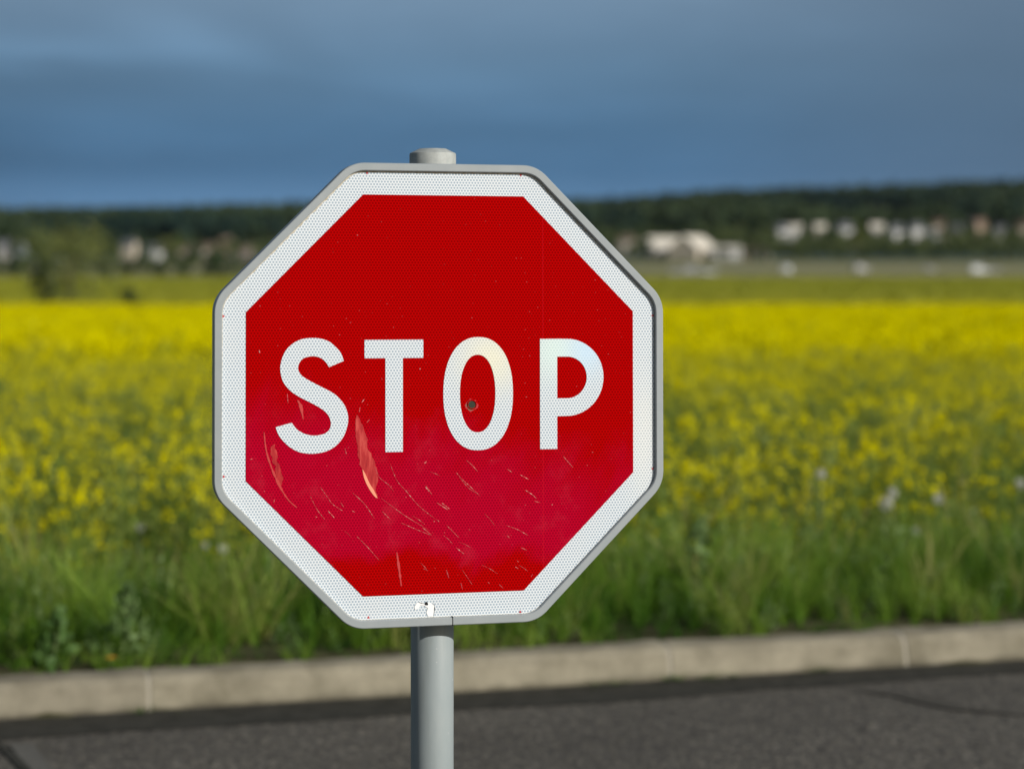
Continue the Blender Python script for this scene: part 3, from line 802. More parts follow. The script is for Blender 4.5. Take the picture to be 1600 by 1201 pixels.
# ------------------------------------------------------------------ plants and trees
def grass_tufts():
    out = []
    for s in range(8):
        rnd = random.Random(100+s); t = TB()
        for i in range(15):
            a = rnd.uniform(0, 6.283); r = rnd.uniform(0, 0.045); L = rnd.uniform(0.45, 1.0)
            x, y = r*math.cos(a), r*math.sin(a); a2 = a + rnd.gauss(0, 0.8); bend = rnd.uniform(0.08, 0.75)*L
            w = rnd.uniform(0.005, 0.011); k = rnd.uniform(-0.12, 0.12)
            pts = [(x + math.cos(a2)*bend*f*f, y + math.sin(a2)*bend*f*f, L*f*(1-0.38*f*bend)) for f in (0, 0.35, 0.7, 1.0)]
            t.ribbon(pts, [w, w, w*0.75, w*0.12], (-math.sin(a2)+rnd.gauss(0, .5), math.cos(a2)+rnd.gauss(0, .5), 0), 0, k-0.04, k+0.10)
        out.append(t.get())
    return out
def seed_grass():
    out = []
    for s in range(4):
        rnd = random.Random(140+s); t = TB()
        for i in range(5):
            a = rnd.uniform(0, 6.283); L = rnd.uniform(0.8, 1.15); lean = rnd.uniform(0.03, 0.2)
            p = [(math.cos(a)*lean*f*f, math.sin(a)*lean*f*f, L*f) for f in (0, 0.5, 1.0)]
            t.ribbon(p, [0.003, 0.0025, 0.002], (1, rnd.gauss(0, 1), 0), 0, 0.05, 0.15)
            for j in range(14):
                f = 0.82 + 0.2*j/14
                t.leaf((math.cos(a)*lean*f*f + rnd.gauss(0, .006), math.sin(a)*lean*f*f + rnd.gauss(0, .006), L*f), 0.022, rnd, 0, 0.30)
        out.append(t.get())
    return out
def weeds():
    out = []
    for s in range(6):
        rnd = random.Random(180+s); t = TB()
        for i in range(3):
            a = rnd.uniform(0, 6.283); L = rnd.uniform(0.6, 1.0); le = rnd.uniform(0.02, 0.2)
            p = [(math.cos(a)*le*f, math.sin(a)*le*f, L*f) for f in (0, 0.5, 1.0)]
            t.ribbon(p, [0.006, 0.005, 0.003], (1, rnd.gauss(0, 1), 0), 0, 0.0)
            for j in range(20):
                f = rnd.uniform(0.12, 1.0); b = rnd.uniform(0, 6.283); rr = rnd.uniform(0.02, 0.075)*(1.25-f)
                t.leaf((math.cos(a)*le*f + rr*math.cos(b), math.sin(a)*le*f + rr*math.sin(b), L*f), rnd.uniform(0.035, 0.075)*(1.3-0.5*f), rnd, 0, rnd.uniform(-.08, .10))
        out.append(t.get())
    return out
M_grass = leafy('grass blades', [(0.0, (0.022, 0.070, 0.004)), (0.25, (0.062, 0.160, 0.012)), (0.50, (0.150, 0.290, 0.020)), (0.80, (0.30, 0.42, 0.060)), (1.0, (0.40, 0.38, 0.13))], 0.35)
M_weed = leafy('broad weed leaves', [(0.0, (0.030, 0.085, 0.018)), (0.5, (0.095, 0.185, 0.045)), (1.0, (0.27, 0.37, 0.15))], 0.3)
rng = np.random.default_rng(7)
def fbm(x, y, s, seed): return noise.fractal(Vector((x*s, y*s, seed)), 0.8, 2.0, 3)
def strip_points(n, u0_, u1_, d0, d1):
    u = rng.uniform(u0_, u1_, n); d = rng.uniform(d0, d1, n)
    return u, d, K0.x + KD.x*u + KN.x*d, K0.y + KD.y*u + KN.y*d
def grow(name, tm, n, u0_, u1_, d0, d1, hfn, mat, keep=None, vb=0.30, vs=0.60, wide=1.0, parent=None):
    u, d, x, y = strip_points(n, u0_, u1_, d0, d1)
    nz = np.array([fbm(a, b, 2.1, 3.3) for a, b in zip(x, y)]); n2_ = np.array([fbm(a, b, 6.5, 9.1) for a, b in zip(x, y)])
    if keep is not None:
        k = keep(d, nz, n2_); u, d, x, y, nz, n2_ = u[k], d[k], x[k], y[k], nz[k], n2_[k]
    h = hfn(d, nz, n2_)*rng.uniform(0.55, 1.2, len(d))
    z = np.array([ground_z(a, b) for a, b in zip(x, y)]) - 0.01
    var = vb + vs*nz + 0.34*n2_ + rng.normal(0, 0.10, len(d)) + 0.16*np.clip(1-(d-0.12)/0.35, 0, 1)
    var = var + (rng.uniform(0, 1, len(d)) < 0.07)*0.40
    lean = rng.normal(0, 0.26, (len(d), 2)) + np.array([0.06, -0.05])
    V, F, M, K = scatter(tm, np.stack([x, y, z], 1), np.stack([np.maximum(h, 0.25)*wide, h], 1), rng.uniform(0, 6.283, len(d)), var, lean, rng=rng)
    return big(name, V, F, None, mat, K)
hgrass = lambda d, a, b: np.interp(d, [0.14, 0.3, 0.7, 1.3, 2.0, 3.0], [0.09, 0.18, 0.32, 0.42, 0.48, 0.46])*(1 + 0.55*a + 0.50*b)
g1 = grow('verge_grass', grass_tufts(), 14000, -7, 12, 0.150, 2.9, hgrass, M_grass, wide=1.25, keep=lambda d, a, b: rng.uniform(0, 1, len(d)) < np.clip(0.62 + 1.3*b + 0.5*a, 0.12, 1.0))
tag(g1, 'tall green grass growing on the verge behind the kerb', 'grass', kind='stuff')
uu, x, y = [], [], []
for cu, n_ in ((u0+.15, 3), (u0-.30, 2), (u0+.62, 2), (u0-.02, 3), (u0-2.0, 2), (u0-2.7, 1)):
    for _ in range(n_):
        u = cu + rng.normal(0, .06); p = kp(u, rng.uniform(-.015, .012), 0); x.append(p[0]); y.append(p[1])
x, y = np.array(x), np.array(y)
V, F, M, K = scatter(grass_tufts(), np.stack([x, y, np.full(len(x), .002)], 1), np.stack([np.full(len(x), .35), rng.uniform(.02, .06, len(x))], 1), rng.uniform(0, 6.283, len(x)), np.full(len(x), .22), rng=rng)
tag(big('gutter_grass', V, F, None, M_grass, K), 'tiny grass sprouts growing at the foot of the kerb', 'grass', kind='stuff')
g2 = grow('seeding_grass', seed_grass(), 260, -7, 12, 0.5, 3.2, lambda d, a, b: 0.52 + 0.15*a, M_grass, vb=0.6)
tag(g2, 'thin seeding grass stems standing above the verge', 'grass', kind='stuff')
g3 = grow('broadleaf_weeds', weeds(), 4400, -7, 12, 0.35, 3.3, lambda d, a, b: np.interp(d, [0.3, 1.0, 2.2, 3.3], [0.16, 0.30, 0.50, 0.66])*(1+0.3*a), M_weed, keep=lambda d, a, b: (b + 0.25*d - 0.35 + 0.0*a) > -0.05, vb=0.72)
tag(g3, 'grey green broad leaved weeds mixed into the verge grass', 'weeds', kind='stuff')

# rapeseed: tall stems with yellow flower heads
M_rleaf = leafy('rapeseed stems and leaves', [(0.0, (0.050, 0.11, 0.012)), (0.4, (0.140, 0.225, 0.028)), (0.75, (0.24, 0.31, 0.060)), (1.0, (0.33, 0.37, 0.10))], 0.35)
M_petal = leafy('rapeseed petals', [(0.0, (0.68, 0.60, 0.0)), (0.5, (0.84, 0.76, 0.0)), (1.0, (0.95, 0.87, 0.0))], 0.35, gloss=0.0)
def rape_plants():
    out = []
    for s in range(9):
        rnd = random.Random(300+s); t = TB()
        full = [0.0, 0.5, 0.8, 1.0, 1.0, 1.1, 1.2, 1.3, 1.3][s]
        lx, ly = rnd.gauss(0, .05), rnd.gauss(0, .05)
        t.ribbon([(0, 0, 0), (lx*.4, ly*.4, 0.5), (lx, ly, 1.0)], [0.011, 0.009, 0.005], (1, rnd.gauss(0, 1), 0), 0, 0.0, 0.1)
        heads = [(lx, ly, 1.0)]
        for j in range(5):
            f = rnd.uniform(0.45, 0.85); a = rnd.uniform(0, 6.283); L = rnd.uniform(0.14, 0.36)
            b0 = (lx*f, ly*f, f); e = (lx*f + math.cos(a)*L*0.5, ly*f + math.sin(a)*L*0.5, min(f + L*0.9, 1.05))
            t.ribbon([b0, ((b0[0]*.4+e[0]*.6), (b0[1]*.4+e[1]*.6), (b0[2]+e[2])/2 - .02), e], [0.006, 0.005, 0.004], (-math.sin(a), math.cos(a), 0.2), 0, 0.0, 0.15)
            heads.append(e)
        for j in range(16):
            f = rnd.uniform(0.05, 0.80); a = rnd.uniform(0, 6.283); L = rnd.uniform(0.07, 0.16)*(1.25-f)
            p0 = (lx*f, ly*f, f); p1 = (p0[0]+math.cos(a)*L*.6, p0[1]+math.sin(a)*L*.6, f+L*.35); p2 = (p0[0]+math.cos(a)*L*1.25, p0[1]+math.sin(a)*L*1.25, f+L*rnd.uniform(-.1, .4))
            t.ribbon([p0, p1, p2], [0.012, rnd.uniform(.03, .055)*(1.2-f*.6), 0.008], (-math.sin(a), math.cos(a), rnd.gauss(0, .3)), 0, rnd.uniform(-.2, .15))
        for h in heads:
            nf = int(rnd.uniform(9, 16)*full)
            for k in range(nf):
                a = rnd.uniform(0, 6.283); r = rnd.uniform(0.006, 0.034); z = rnd.uniform(-0.030, 0.024)
                t.leaf((h[0]+r*math.cos(a), h[1]+r*math.sin(a), h[2]+z), rnd.uniform(0.017, 0.027), rnd, 1, rnd.uniform(-.3, .3))
            for k in range(5):
                a = rnd.uniform(0, 6.283)
                t.leaf((h[0]+.02*math.cos(a), h[1]+.02*math.sin(a), h[2]-rnd.uniform(.05, .16)), 0.026, rnd, 0, 0.2)
        out.append(t.get())
    return out
RP = rape_plants()
def field_pts(n, y0, y1, margin):
    y = np.sqrt(rng.uniform(y0**2, y1**2, n)); hw = y*0.2424 + margin
    return rng.uniform(-1, 1, n)*hw, y
x, y = field_pts(9800, 9.6, 34, 2.4)
d = (x-K0.x)*KN.x + (y-K0.y)*KN.y
nz = np.array([fbm(a, b, 0.55, 1.7) for a, b in zip(x, y)]); n3 = np.array([fbm(a*1.0, b*0.5, 0.22, 5.7) for a, b in zip(x, y)])
edge = 2.30 + 0.45*nz
k = (d > edge) & (rng.uniform(0, 1, len(x)) < np.interp(y, [9, 14, 24, 34], [1.0, 0.8, 0.62, 0.55]))
x, y, d, nz, n3 = x[k], y[k], d[k], nz[k], n3[k]
h = (1.02 + 0.10*nz + 0.10*n3)*rng.uniform(0.82, 1.12, len(x))*np.interp(d, [2.0, 2.8, 4.0], [0.78, 0.94, 1.0])
z = np.array([ground_z(a, b) for a, b in zip(x, y)])
fl = np.clip(np.interp(y, [10, 13, 18, 30], [2.0, 0.8, 1.4, 6.2]) + 3.6*nz + 1.8*n3 + np.where(x > 0, 3.2, 1.4)*np.clip(1-np.abs(d-2.8)/0.45, 0, 1) + rng.normal(0, 1.9, len(x)), 0, 8).astype(int)
V, F, M, K = scatter(RP, np.stack([x, y, z], 1), np.stack([np.full(len(x), 0.95), h], 1), rng.uniform(0, 6.283, len(x)), 0.55 + 0.25*nz + rng.normal(0, .12, len(x)), rng.normal(0, .06, (len(x), 2)), which=fl)
tag(big('rapeseed', V, F, M, [M_rleaf, M_petal], K), 'yellow flowering rapeseed plants at the near side of the field', 'rapeseed', kind='stuff')
def rape_clumps():
    out = []
    for s in range(6):
        rnd = random.Random(400+s); t = TB()
        for j in range(9):
            x_, y_ = rnd.uniform(-.4, .4), rnd.uniform(-.4, .4); hh = rnd.uniform(.8, 1.05)
            t.ribbon([(x_, y_, 0), (x_+rnd.gauss(0, .05), y_+rnd.gauss(0, .05), hh)], [0.12, 0.05], (1, rnd.gauss(0, .6), 0), 0, -0.1)
            t.leaf((x_, y_, hh*rnd.uniform(.5, .8)), 0.22, rnd, 0, 0.0)
        for j in range(52):
            t.leaf((rnd.uniform(-.48, .48), rnd.uniform(-.48, .48), rnd.uniform(.86, 1.06)), rnd.uniform(.055, .10), rnd, 1, rnd.uniform(-.3, .3))
        out.append(t.get())
    return out
x, y = field_pts(12500, 31, 82, 4.5)
nz = np.array([fbm(a, b, 0.12, 2.7) for a, b in zip(x, y)])
z = np.array([ground_z(a, b) for a, b in zip(x, y)])
V, F, M, K = scatter(rape_clumps(), np.stack([x, y, z], 1), np.stack([np.full(len(x), 1.0), 1.02 + 0.08*nz + rng.normal(0, .03, len(x))], 1), rng.uniform(0, 6.283, len(x)), 0.45 + 0.2*nz, rng=rng)
tag(big('rapeseed', V, F, M, [M_rleaf, M_petal], K), 'dense yellow rapeseed in full flower across the middle of the field', 'rapeseed', kind='stuff')
# young green wheat beyond the rapeseed
M_wheat = leafy('young wheat', [(0.0, (0.27, 0.30, 0.025)), (0.5, (0.43, 0.44, 0.038)), (1.0, (0.56, 0.53, 0.05))], 0.3)
tw = []
for s in range(4):
    rnd = random.Random(500+s); t = TB()
    for j in range(12):
        t.ribbon([(rnd.uniform(-.9, .9), rnd.uniform(-.9, .9), 0), (rnd.uniform(-.9, .9), rnd.uniform(-.9, .9), rnd.uniform(.7, 1))], [0.30, 0.1], (1, rnd.gauss(0, .7), 0), 0, rnd.uniform(-.2, .2))
    tw.append(t.get())
x, y = field_pts(9000, 86, 322, 8)
z = np.array([ground_z(a, b) for a, b in zip(x, y)])
nz = np.array([fbm(a*0.3, b, 0.03, 8.7) for a, b in zip(x, y)])
V, F, M, K = scatter(tw, np.stack([x, y, z], 1), np.stack([y/120, np.full(len(x), 0.32)], 1), rng.uniform(0, 6.283, len(x)), 0.5 + 0.35*nz, rng=rng)
tag(big('wheat', V, F, None, M_wheat, K), 'short green crop in the flat field beyond the yellow flowers', 'wheat', kind='stuff')

# dandelion seed heads: white balls among the weeds
M_fluff = material('white seed fluff', (0.62, 0.62, 0.58), rough=0.9, spec=0.1)
M_stem = material('pale green stem', (0.16, 0.22, 0.08), rough=0.7)
M_yflower = material('orange yellow petals', (0.75, 0.36, 0.02), rough=0.7)
def dandelion(x, y, z, size, label, bottom=None):
    t = empty('dandelion', (x, y, ground_z(x, y)))
    hh = z - ground_z(x, y)
    tag(t, label, 'dandelion', 'dandelion clocks in the verge')
    bm = bmesh.new()
    rnd = random.Random(int(x*1000)); rg = []
    for i in range(7):
        f = i/6; rg.append([(0.03*math.sin(f*2)*f + 0.003*math.cos(a), 0.003*math.sin(a), hh*f) for a in (0, 2.09, 4.19)])
    loft(bm, rg); bm_obj('stem', bm, M_stem, t)
    cx = 0.03*math.sin(2); tb = TB()
    for i in range(170):
        v = Vector((rnd.gauss(0, 1), rnd.gauss(0, 1), rnd.gauss(0, 1))).normalized()
        tb.leaf((cx + v.x*size, v.y*size, hh + v.z*size), size*0.36, rnd)
        if i % 3 == 0: tb.ribbon([(cx, 0, hh), (cx+v.x*size, v.y*size, hh+v.z*size)], [0.001, 0.001], v.orthogonal())
    V_, F_, M_, K_ = tb.get(); big('seed_head', V_, F_, None, M_fluff, None, t)
for px, py, Y, s, lab in ((1274, 740, 10.6, .022, 'small dandelion clock among yellow flowers, right of the sign'),
        (1376, 786, 10.3, .030, 'larger lower dandelion clock of the close pair right of the sign'), (1386, 770, 10.35, .024, 'upper dandelion clock of the close pair right of the sign'),
        (1457, 779, 10.3, .024, 'single dandelion clock standing right of the close pair'), (1585, 755, 10.6, .024, 'dandelion clock nearest the right edge of the photo'),
        (1421, 829, 10.0, .016, 'dim small dandelion clock below the single one at right'), (339, 857, 9.75, .020, 'dandelion clock just left of the sign corner'),
        (312, 851, 9.8, .015, 'faint dandelion clock left of its brighter neighbour beside the sign'), (210, 823, 10.0, .018, 'faint dandelion clock at the flower edge on the left')):
    dandelion(at_px(px, Y), Y, EYE - (py-408)/3300*Y, s, lab)
# taller single weeds that stand out in the verge
def herb(x, y, h, label, name='leafy_weed', seed=0, w=0.10, n=150, size=0.05, k=0.9):
    t = empty(name, (x, y, ground_z(x, y))); tag(t, label, 'weed')
    rnd = random.Random(seed); tb = TB()
    tb2 = TB(); tb2.ribbon([(0, 0, 0), (.02, 0, h*.5), (.03, .01, h)], [0.012, 0.010, 0.005], (1, .3, 0)); tb2.ribbon([(0, 0, 0), (.02, 0, h*.5), (.03, .01, h)], [0.012, 0.010, 0.005], (.3, -1, 0))
    a_ = tb2.get(); big('stem', a_[0], a_[1], None, M_stem, None, t)
    for i in range(n):
        f = rnd.random()**0.8; a = rnd.uniform(0, 6.283); r = w*rnd.uniform(.2, 1)*(1.15-f)
        tb.leaf((.03*f + r*math.cos(a), r*math.sin(a), h*f), size*rnd.uniform(.6, 1.3)*(1.2-.5*f), rnd, 0, k + rnd.uniform(-.15, .1))
    a_ = tb.get(); big('leaves', a_[0], a_[1], None, M_weed, a_[3], t)
Yk = 8.15
herb(at_px(188, 7.95), 7.95, 0.30, 'bluish green leafy weed at the left, tallest at the kerb', seed=3, w=.15, n=230, size=0.034, k=0.72)
herb(at_px(80, 7.85), 7.85, 0.22, 'slender leafy weed near the kerb at the left edge', seed=4, w=.10, n=90, k=0.5)
herb(at_px(1085, 9.2), 9.2, 0.42, 'pale leafy weed just right of the sign corner', seed=5, w=.12, n=140, k=0.75)
t = empty('small_wildflower', (at_px(174, 7.78), 7.78, ground_z(at_px(174, 7.78), 7.78))); tag(t, 'tiny orange wildflower at the kerb on the left', 'flower')
tb = TB(); rnd = random.Random(2)
for i in range(22):
    a = i*0.285*2; tb.ribbon([(0, 0, .045), (.012*math.cos(a), .012*math.sin(a), .05), (.022*math.cos(a), .022*math.sin(a), .048)], [.003, .007, .003], (-math.sin(a), math.cos(a), 0))
a_ = tb.get(); big('petals', a_[0], a_[1], None, M_yflower, None, t)
tb = TB(); tb.ribbon([(0, 0, 0), (0, 0, .046)], [.003, .003], (1, 0, 0)); a_ = tb.get(); big('stem', a_[0], a_[1], None, M_stem, None, t)

# ---- trees and bushes
M_bark = material('bark', rough=0.95, spec=0.1, fn=lambda T, b: T.ramp(T.noise(T.n('ShaderNodeTexCoord').outputs['Object'], 8, 4, 0.6), [(0.3, (0.06, 0.05, 0.035)), (0.7, (0.13, 0.11, 0.08))]))
LEAF = {
    'forest': leafy('forest foliage', [(0, (0.004, 0.022, 0.024)), (0.5, (0.014, 0.042, 0.028)), (1, (0.055, 0.085, 0.032))], 0.2),
    'dark': leafy('dark foliage', [(0, (0.006, 0.024, 0.020)), (0.5, (0.026, 0.055, 0.020)), (1, (0.080, 0.110, 0.030))], 0.2),
    'mid': leafy('green foliage', [(0, (0.028, 0.050, 0.016)), (0.5, (0.055, 0.088, 0.024)), (1, (0.11, 0.14, 0.045))], 0.25),
    'olive': leafy('olive foliage', [(0, (0.07, 0.095, 0.028)), (0.5, (0.17, 0.20, 0.055)), (1, (0.29, 0.30, 0.10))], 0.3),
    'fresh': leafy('fresh foliage', [(0, (0.06, 0.09, 0.015)), (0.5, (0.12, 0.15, 0.03)), (1, (0.20, 0.21, 0.06))], 0.25),
}
def crown_quads(rnd, w, h, z0, n, size, lobes=9):
    tb = TB(); L = []
    for i in range(lobes):
        a = rnd.uniform(0, 6.283); r = rnd.uniform(0.1, 0.36)*w; f = rnd.uniform(0.18, 0.84)
        r *= math.sin(math.pi*min(max(f, .12), .9))**0.5
        L.append((r*math.cos(a), r*math.sin(a), z0 + f*h, rnd.uniform(.16, .30)*w, rnd.uniform(.13, .22)*h, rnd.uniform(-.2, .2)))
    for i in range(n):
        l = rnd.choice(L); v = Vector((rnd.gauss(0, 1), rnd.gauss(0, 1), rnd.gauss(0, 1))).normalized()*rnd.uniform(.55, 1.08)
        tb.leaf((l[0]+v.x*l[3], l[1]+v.y*l[3], l[2]+v.z*l[4]), size*rnd.uniform(.6, 1.4), rnd, 0, 0.5 + l[5] + rnd.uniform(-.15, .15))
    return tb.get()
def trunk_bm(rnd, h, r, top, branches):
    bm = bmesh.new()
    def limb(p0, p1, r0, r1):
        p0, p1 = Vector(p0), Vector(p1); d = (p1-p0).normalized(); u = d.orthogonal().normalized(); v = d.cross(u); rg = []
        mid = (p0+p1)/2 + u*(p1-p0).length*rnd.uniform(-.07, .07)
        for p, rr_ in ((p0, r0), (mid, (r0+r1)/2), (p1, r1)):
            rg.append([tuple(p + u*rr_*math.cos(a) + v*rr_*math.sin(a)) for a in [i*math.pi/3 for i in range(6)]])
        loft(bm, rg)
    limb((0, 0, -0.2), (rnd.gauss(0, .02)*h, rnd.gauss(0, .02)*h, top), r, r*.45)
    for i in range(branches):
        a = i*6.283/branches + rnd.uniform(-.4, .4); f = rnd.uniform(.35, .9)
        limb((0, 0, top*f), (math.cos(a)*h*rnd.uniform(.12, .25), math.sin(a)*h*rnd.uniform(.12, .25), top*f + h*rnd.uniform(.15, .32)), r*.42, r*.12)
    return bm
def tree(x, y, h, w, kind, label, group=None, seed=0, n=420, name='tree', cat='tree', z0=0.18, leaf=None, lobes=9):
    rnd = random.Random(seed)
    t = empty(name, (x, y, ground_z(x, y)), rnd.uniform(0, 6.28)); tag(t, label, cat, group)
    bm_obj('trunk', trunk_bm(rnd, h, h*0.022 + .03, h*0.62, 6), M_bark, t)
    a = crown_quads(rnd, w, h*(1-z0)*1.02, h*z0, n, leaf or (0.55*w/math.sqrt(n)*3.1), lobes)
    big('crown', a[0], a[1], None, LEAF[kind], a[3], t)
    return t
# the large bush at the left edge of the field and the small one to its right
tree(at_px(108, 102), 102, 4.5, 5.6, 'olive', 'large loose olive green bush standing alone on the left beyond the yellow field', seed=21, n=1250, name='bush', cat='bush', z0=0.0, leaf=0.19, lobes=18)
tree(at_px(72, 101), 101, 2.5, 1.5, 'dark', 'dark bushy shrub against the left foot of the large olive bush', seed=22, n=500, name='bush', cat='bush', z0=0.0, leaf=0.17)
tree(at_px(206, 96), 96, 1.50, 1.15, 'dark', 'small round dark bush between the large bush and the sign', seed=23, n=320, name='bush', cat='bush', z0=0.30, leaf=0.12)

# ------------------------------------------------------------------ the village
def wall_mat(name, c): return material(name, rough=0.9, spec=0.1, fn=lambda T, b: T.mix(T.noise(T.n('ShaderNodeTexCoord').outputs['Object'], 1.5, 4, 0.6), tuple(v*0.86 for v in c), tuple(min(v*1.08, 1) for v in c)))
def roof_mat(name, c):
    def fn(T, b):
        o = T.n('ShaderNodeTexCoord').outputs['Object']
        w = T.n('ShaderNodeTexWave', {'Vector': o, 'Scale': 4.0, 'Distortion': 1.0}, bands_direction='Z')
        return T.mix(T.m('MULTIPLY', T.m('ADD', w.outputs['Fac'], T.noise(o, 2.0, 3)), 0.5), tuple(v*0.75 for v in c), tuple(v*1.2 for v in c))
    return material(name, rough=0.9, spec=0.1, fn=fn)
WALLS = {'cream': wall_mat('cream render', (0.66, 0.58, 0.46)), 'white': wall_mat('white render', (0.68, 0.68, 0.66)), 'grey': wall_mat('grey render', (0.42, 0.41, 0.40)),
         'beige': wall_mat('beige render', (0.58, 0.53, 0.45)), 'peach': wall_mat('peach render', (0.60, 0.46, 0.35)), 'pink': wall_mat('pinkish render', (0.36, 0.31, 0.28)), 'blue': wall_mat('bluish white render', (0.52, 0.58, 0.64))}
ROOFS = {'tile': roof_mat('brown tile', (0.15, 0.115, 0.085)), 'slate': roof_mat('grey slate', (0.13, 0.14, 0.155)), 'pale': roof_mat('pale sheet roof', (0.68, 0.64, 0.55)), 'red': roof_mat('red tile', (0.22, 0.155, 0.12))}
M_glass = material('window glass', (0.03, 0.04, 0.05), rough=0.1, spec=0.6)
M_door = material('painted door', (0.16, 0.10, 0.06), rough=0.6)
M_trim = material('white trim', (0.7, 0.7, 0.68), rough=0.6)
def house(x, y, z, w, dpt, h, rise, wall, roof, rz, label, group, name='house', cat='house', seed=0, chimney=True):
    """gable-roofed house, ridge along local x; h = wall height"""
    t = empty(name, (x, y, z), rz); tag(t, label, cat, group); hw, hd = w/2, dpt/2
    bm = bmesh.new()
    prism(bm, [(-hd, -1.5), (hd, -1.5), (hd, h), (0, h+rise-0.05), (-hd, h)], lambda p, q: (q, p[0], p[1]), -hw, hw)
    bm_obj('wall', bm, WALLS[wall], t)
    bm = bmesh.new(); ov = 0.4; sl = rise/hd
    prism(bm, [(-hd-ov, h-ov*sl), (0, h+rise), (hd+ov, h-ov*sl), (hd+ov, h-ov*sl+.22), (0, h+rise+.25), (-hd-ov, h-ov*sl+.22)], lambda p, q: (q, p[0], p[1]), -hw-.3, hw+.3)
    rf = bm_obj('roof', bm, ROOFS[roof], t)
    if chimney:
        bm = bmesh.new(); box(bm, hw*.45, hw*.45+.6, .3, .95, h+rise*.5, h+rise+.9); bm_obj('chimney', bm, WALLS['beige'], rf)
    nf = 2 if h > 4.4 else 1
    for fl in range(nf):
        zz = 1.0 + fl*2.7
        for sx in np.linspace(-hw*.68, hw*.68, max(2, int(w/3))):
            for side in (-1,):
                if fl == 0 and abs(sx) < 0.2*hw: continue
                bm = bmesh.new(); box(bm, sx-.5, sx+.5, side*hd-.04, side*hd+.02, zz, zz+1.3); wd = bm_obj('window', bm, M_glass, t)
                bm = bmesh.new(); box(bm, sx-.62, sx+.62, side*hd-.10, side*hd-.04, zz-.12, zz-.004); bm_obj('sill', bm, M_trim, wd)
        for side in (-1, 1):
            bm = bmesh.new(); box(bm, side*hw-.03, side*hw+.03, -.5, .5, zz+.1, zz+1.3); bm_obj('window', bm, M_glass, t)
    bm = bmesh.new(); box(bm, -.48, .48, -hd-.05, -hd+.02, 0, 2.1); bm_obj('door', bm, M_door, t)
    return t
def y_for(px, py, lo=1000, hi=2150):
    """distance at which the ground seen at column px lies at row py"""
    y = lo
    while y < hi:
        if 408 - (ground_z(at_px(px, y), y) - EYE)/y*3300 <= py: return y
        y += 10
    return hi
HG = 'village houses on the far hillside'
HOUSES = [  # px centre, top row, base row, width px, wall, roof, label
    (6, 380, 408, 24, 'grey', 'slate', 'grey house cut by the left edge of the photo'),
    (31, 390, 414, 20, 'blue', 'slate', 'bluish white house behind the left side of the large bush'),
    (203, 376, 407, 24, 'cream', 'slate', 'pale cream house, tallest and brightest left of the sign'),
    (240, 384, 409, 28, 'white', 'slate', 'whitish wide house just right of the tall cream house'),
    (290, 384, 406, 20, 'pink', 'tile', 'dim pinkish house between the whitish house and the sign'),
    (326, 378, 402, 22, 'beige', 'tile', 'beige house left of the peach coloured house'),
    (354, 376, 401, 22, 'peach', 'red', 'peach coloured house near the left side of the sign'),
    (384, 380, 402, 20, 'pink', 'tile', 'pinkish house right of the peach house, nearest the sign'),
    (980, 372, 398, 26, 'beige', 'tile', 'beige house just clear of the upper right sign edge'),
    (1168, 388, 406, 18, 'peach', 'tile', 'low peach brown house right of the large pale hall'),
    (1196, 386, 404, 18, 'beige', 'tile', 'low beige house right of the large pale hall'),
    (1222, 355, 382, 20, 'white', 'slate', 'left white house of the touching pair above the green hedge'),
    (1244, 355, 380, 24, 'white', 'pale', 'right greenish white house of the touching pair above the hedge'),
    (1281, 352, 377, 24, 'beige', 'pale', 'beige white house alone between the pair and the wide one'),
    (1320, 351, 378, 28, 'white', 'slate', 'wide whitish house beside the yellow green tree'),
    (1370, 352, 377, 26, 'grey', 'pale', 'greyish house left of the lower white house on the hillside'),
    (1401, 355, 382, 20, 'white', 'slate', 'lower white house touching the greyish one on the hillside'),
    (1431, 351, 376, 20, 'white', 'slate', 'plain white house left of the tall cream one at right'),
    (1453, 362, 384, 19, 'blue', 'slate', 'bluish low house below the tall cream one at right'),
    (1469, 346, 374, 22, 'cream', 'tile', 'tall cream house in the right hand row of the hillside'),
    (1494, 352, 376, 18, 'grey', 'slate', 'small grey house right of the tall cream one'),
    (1512, 345, 366, 20, 'grey', 'pale', 'pale grey house set higher behind the orange one'),
    (1531, 347, 374, 22, 'peach', 'red', 'orange peach house in the right hand row'),
    (1565, 352, 375, 22, 'white', 'slate', 'white house alone between the orange one and the right edge'),
    (1598, 346, 378, 22, 'cream', 'tile', 'cream house cut by the right edge of the photo')]
occupied = []
for i, (px, t0, b0, w, wl, rf, lab) in enumerate(HOUSES):
    rnd = random.Random(900+i)
    y = y_for(px, b0-2, 1000) if b0 < 402 else 985 + rnd.uniform(0, 30)
    x = at_px(px, y); z = ground_z(x, y)
    W_ = w*y/3300*rnd.uniform(.72, 1.0); H_ = (b0-t0)*y/3300*rnd.uniform(.85, 1.05)
    house(x, y, z, W_, W_*.8, H_*.72, H_*.28, wl, rf, rnd.uniform(-.35, .35), lab, HG)
    occupied.append((x, y, W_))
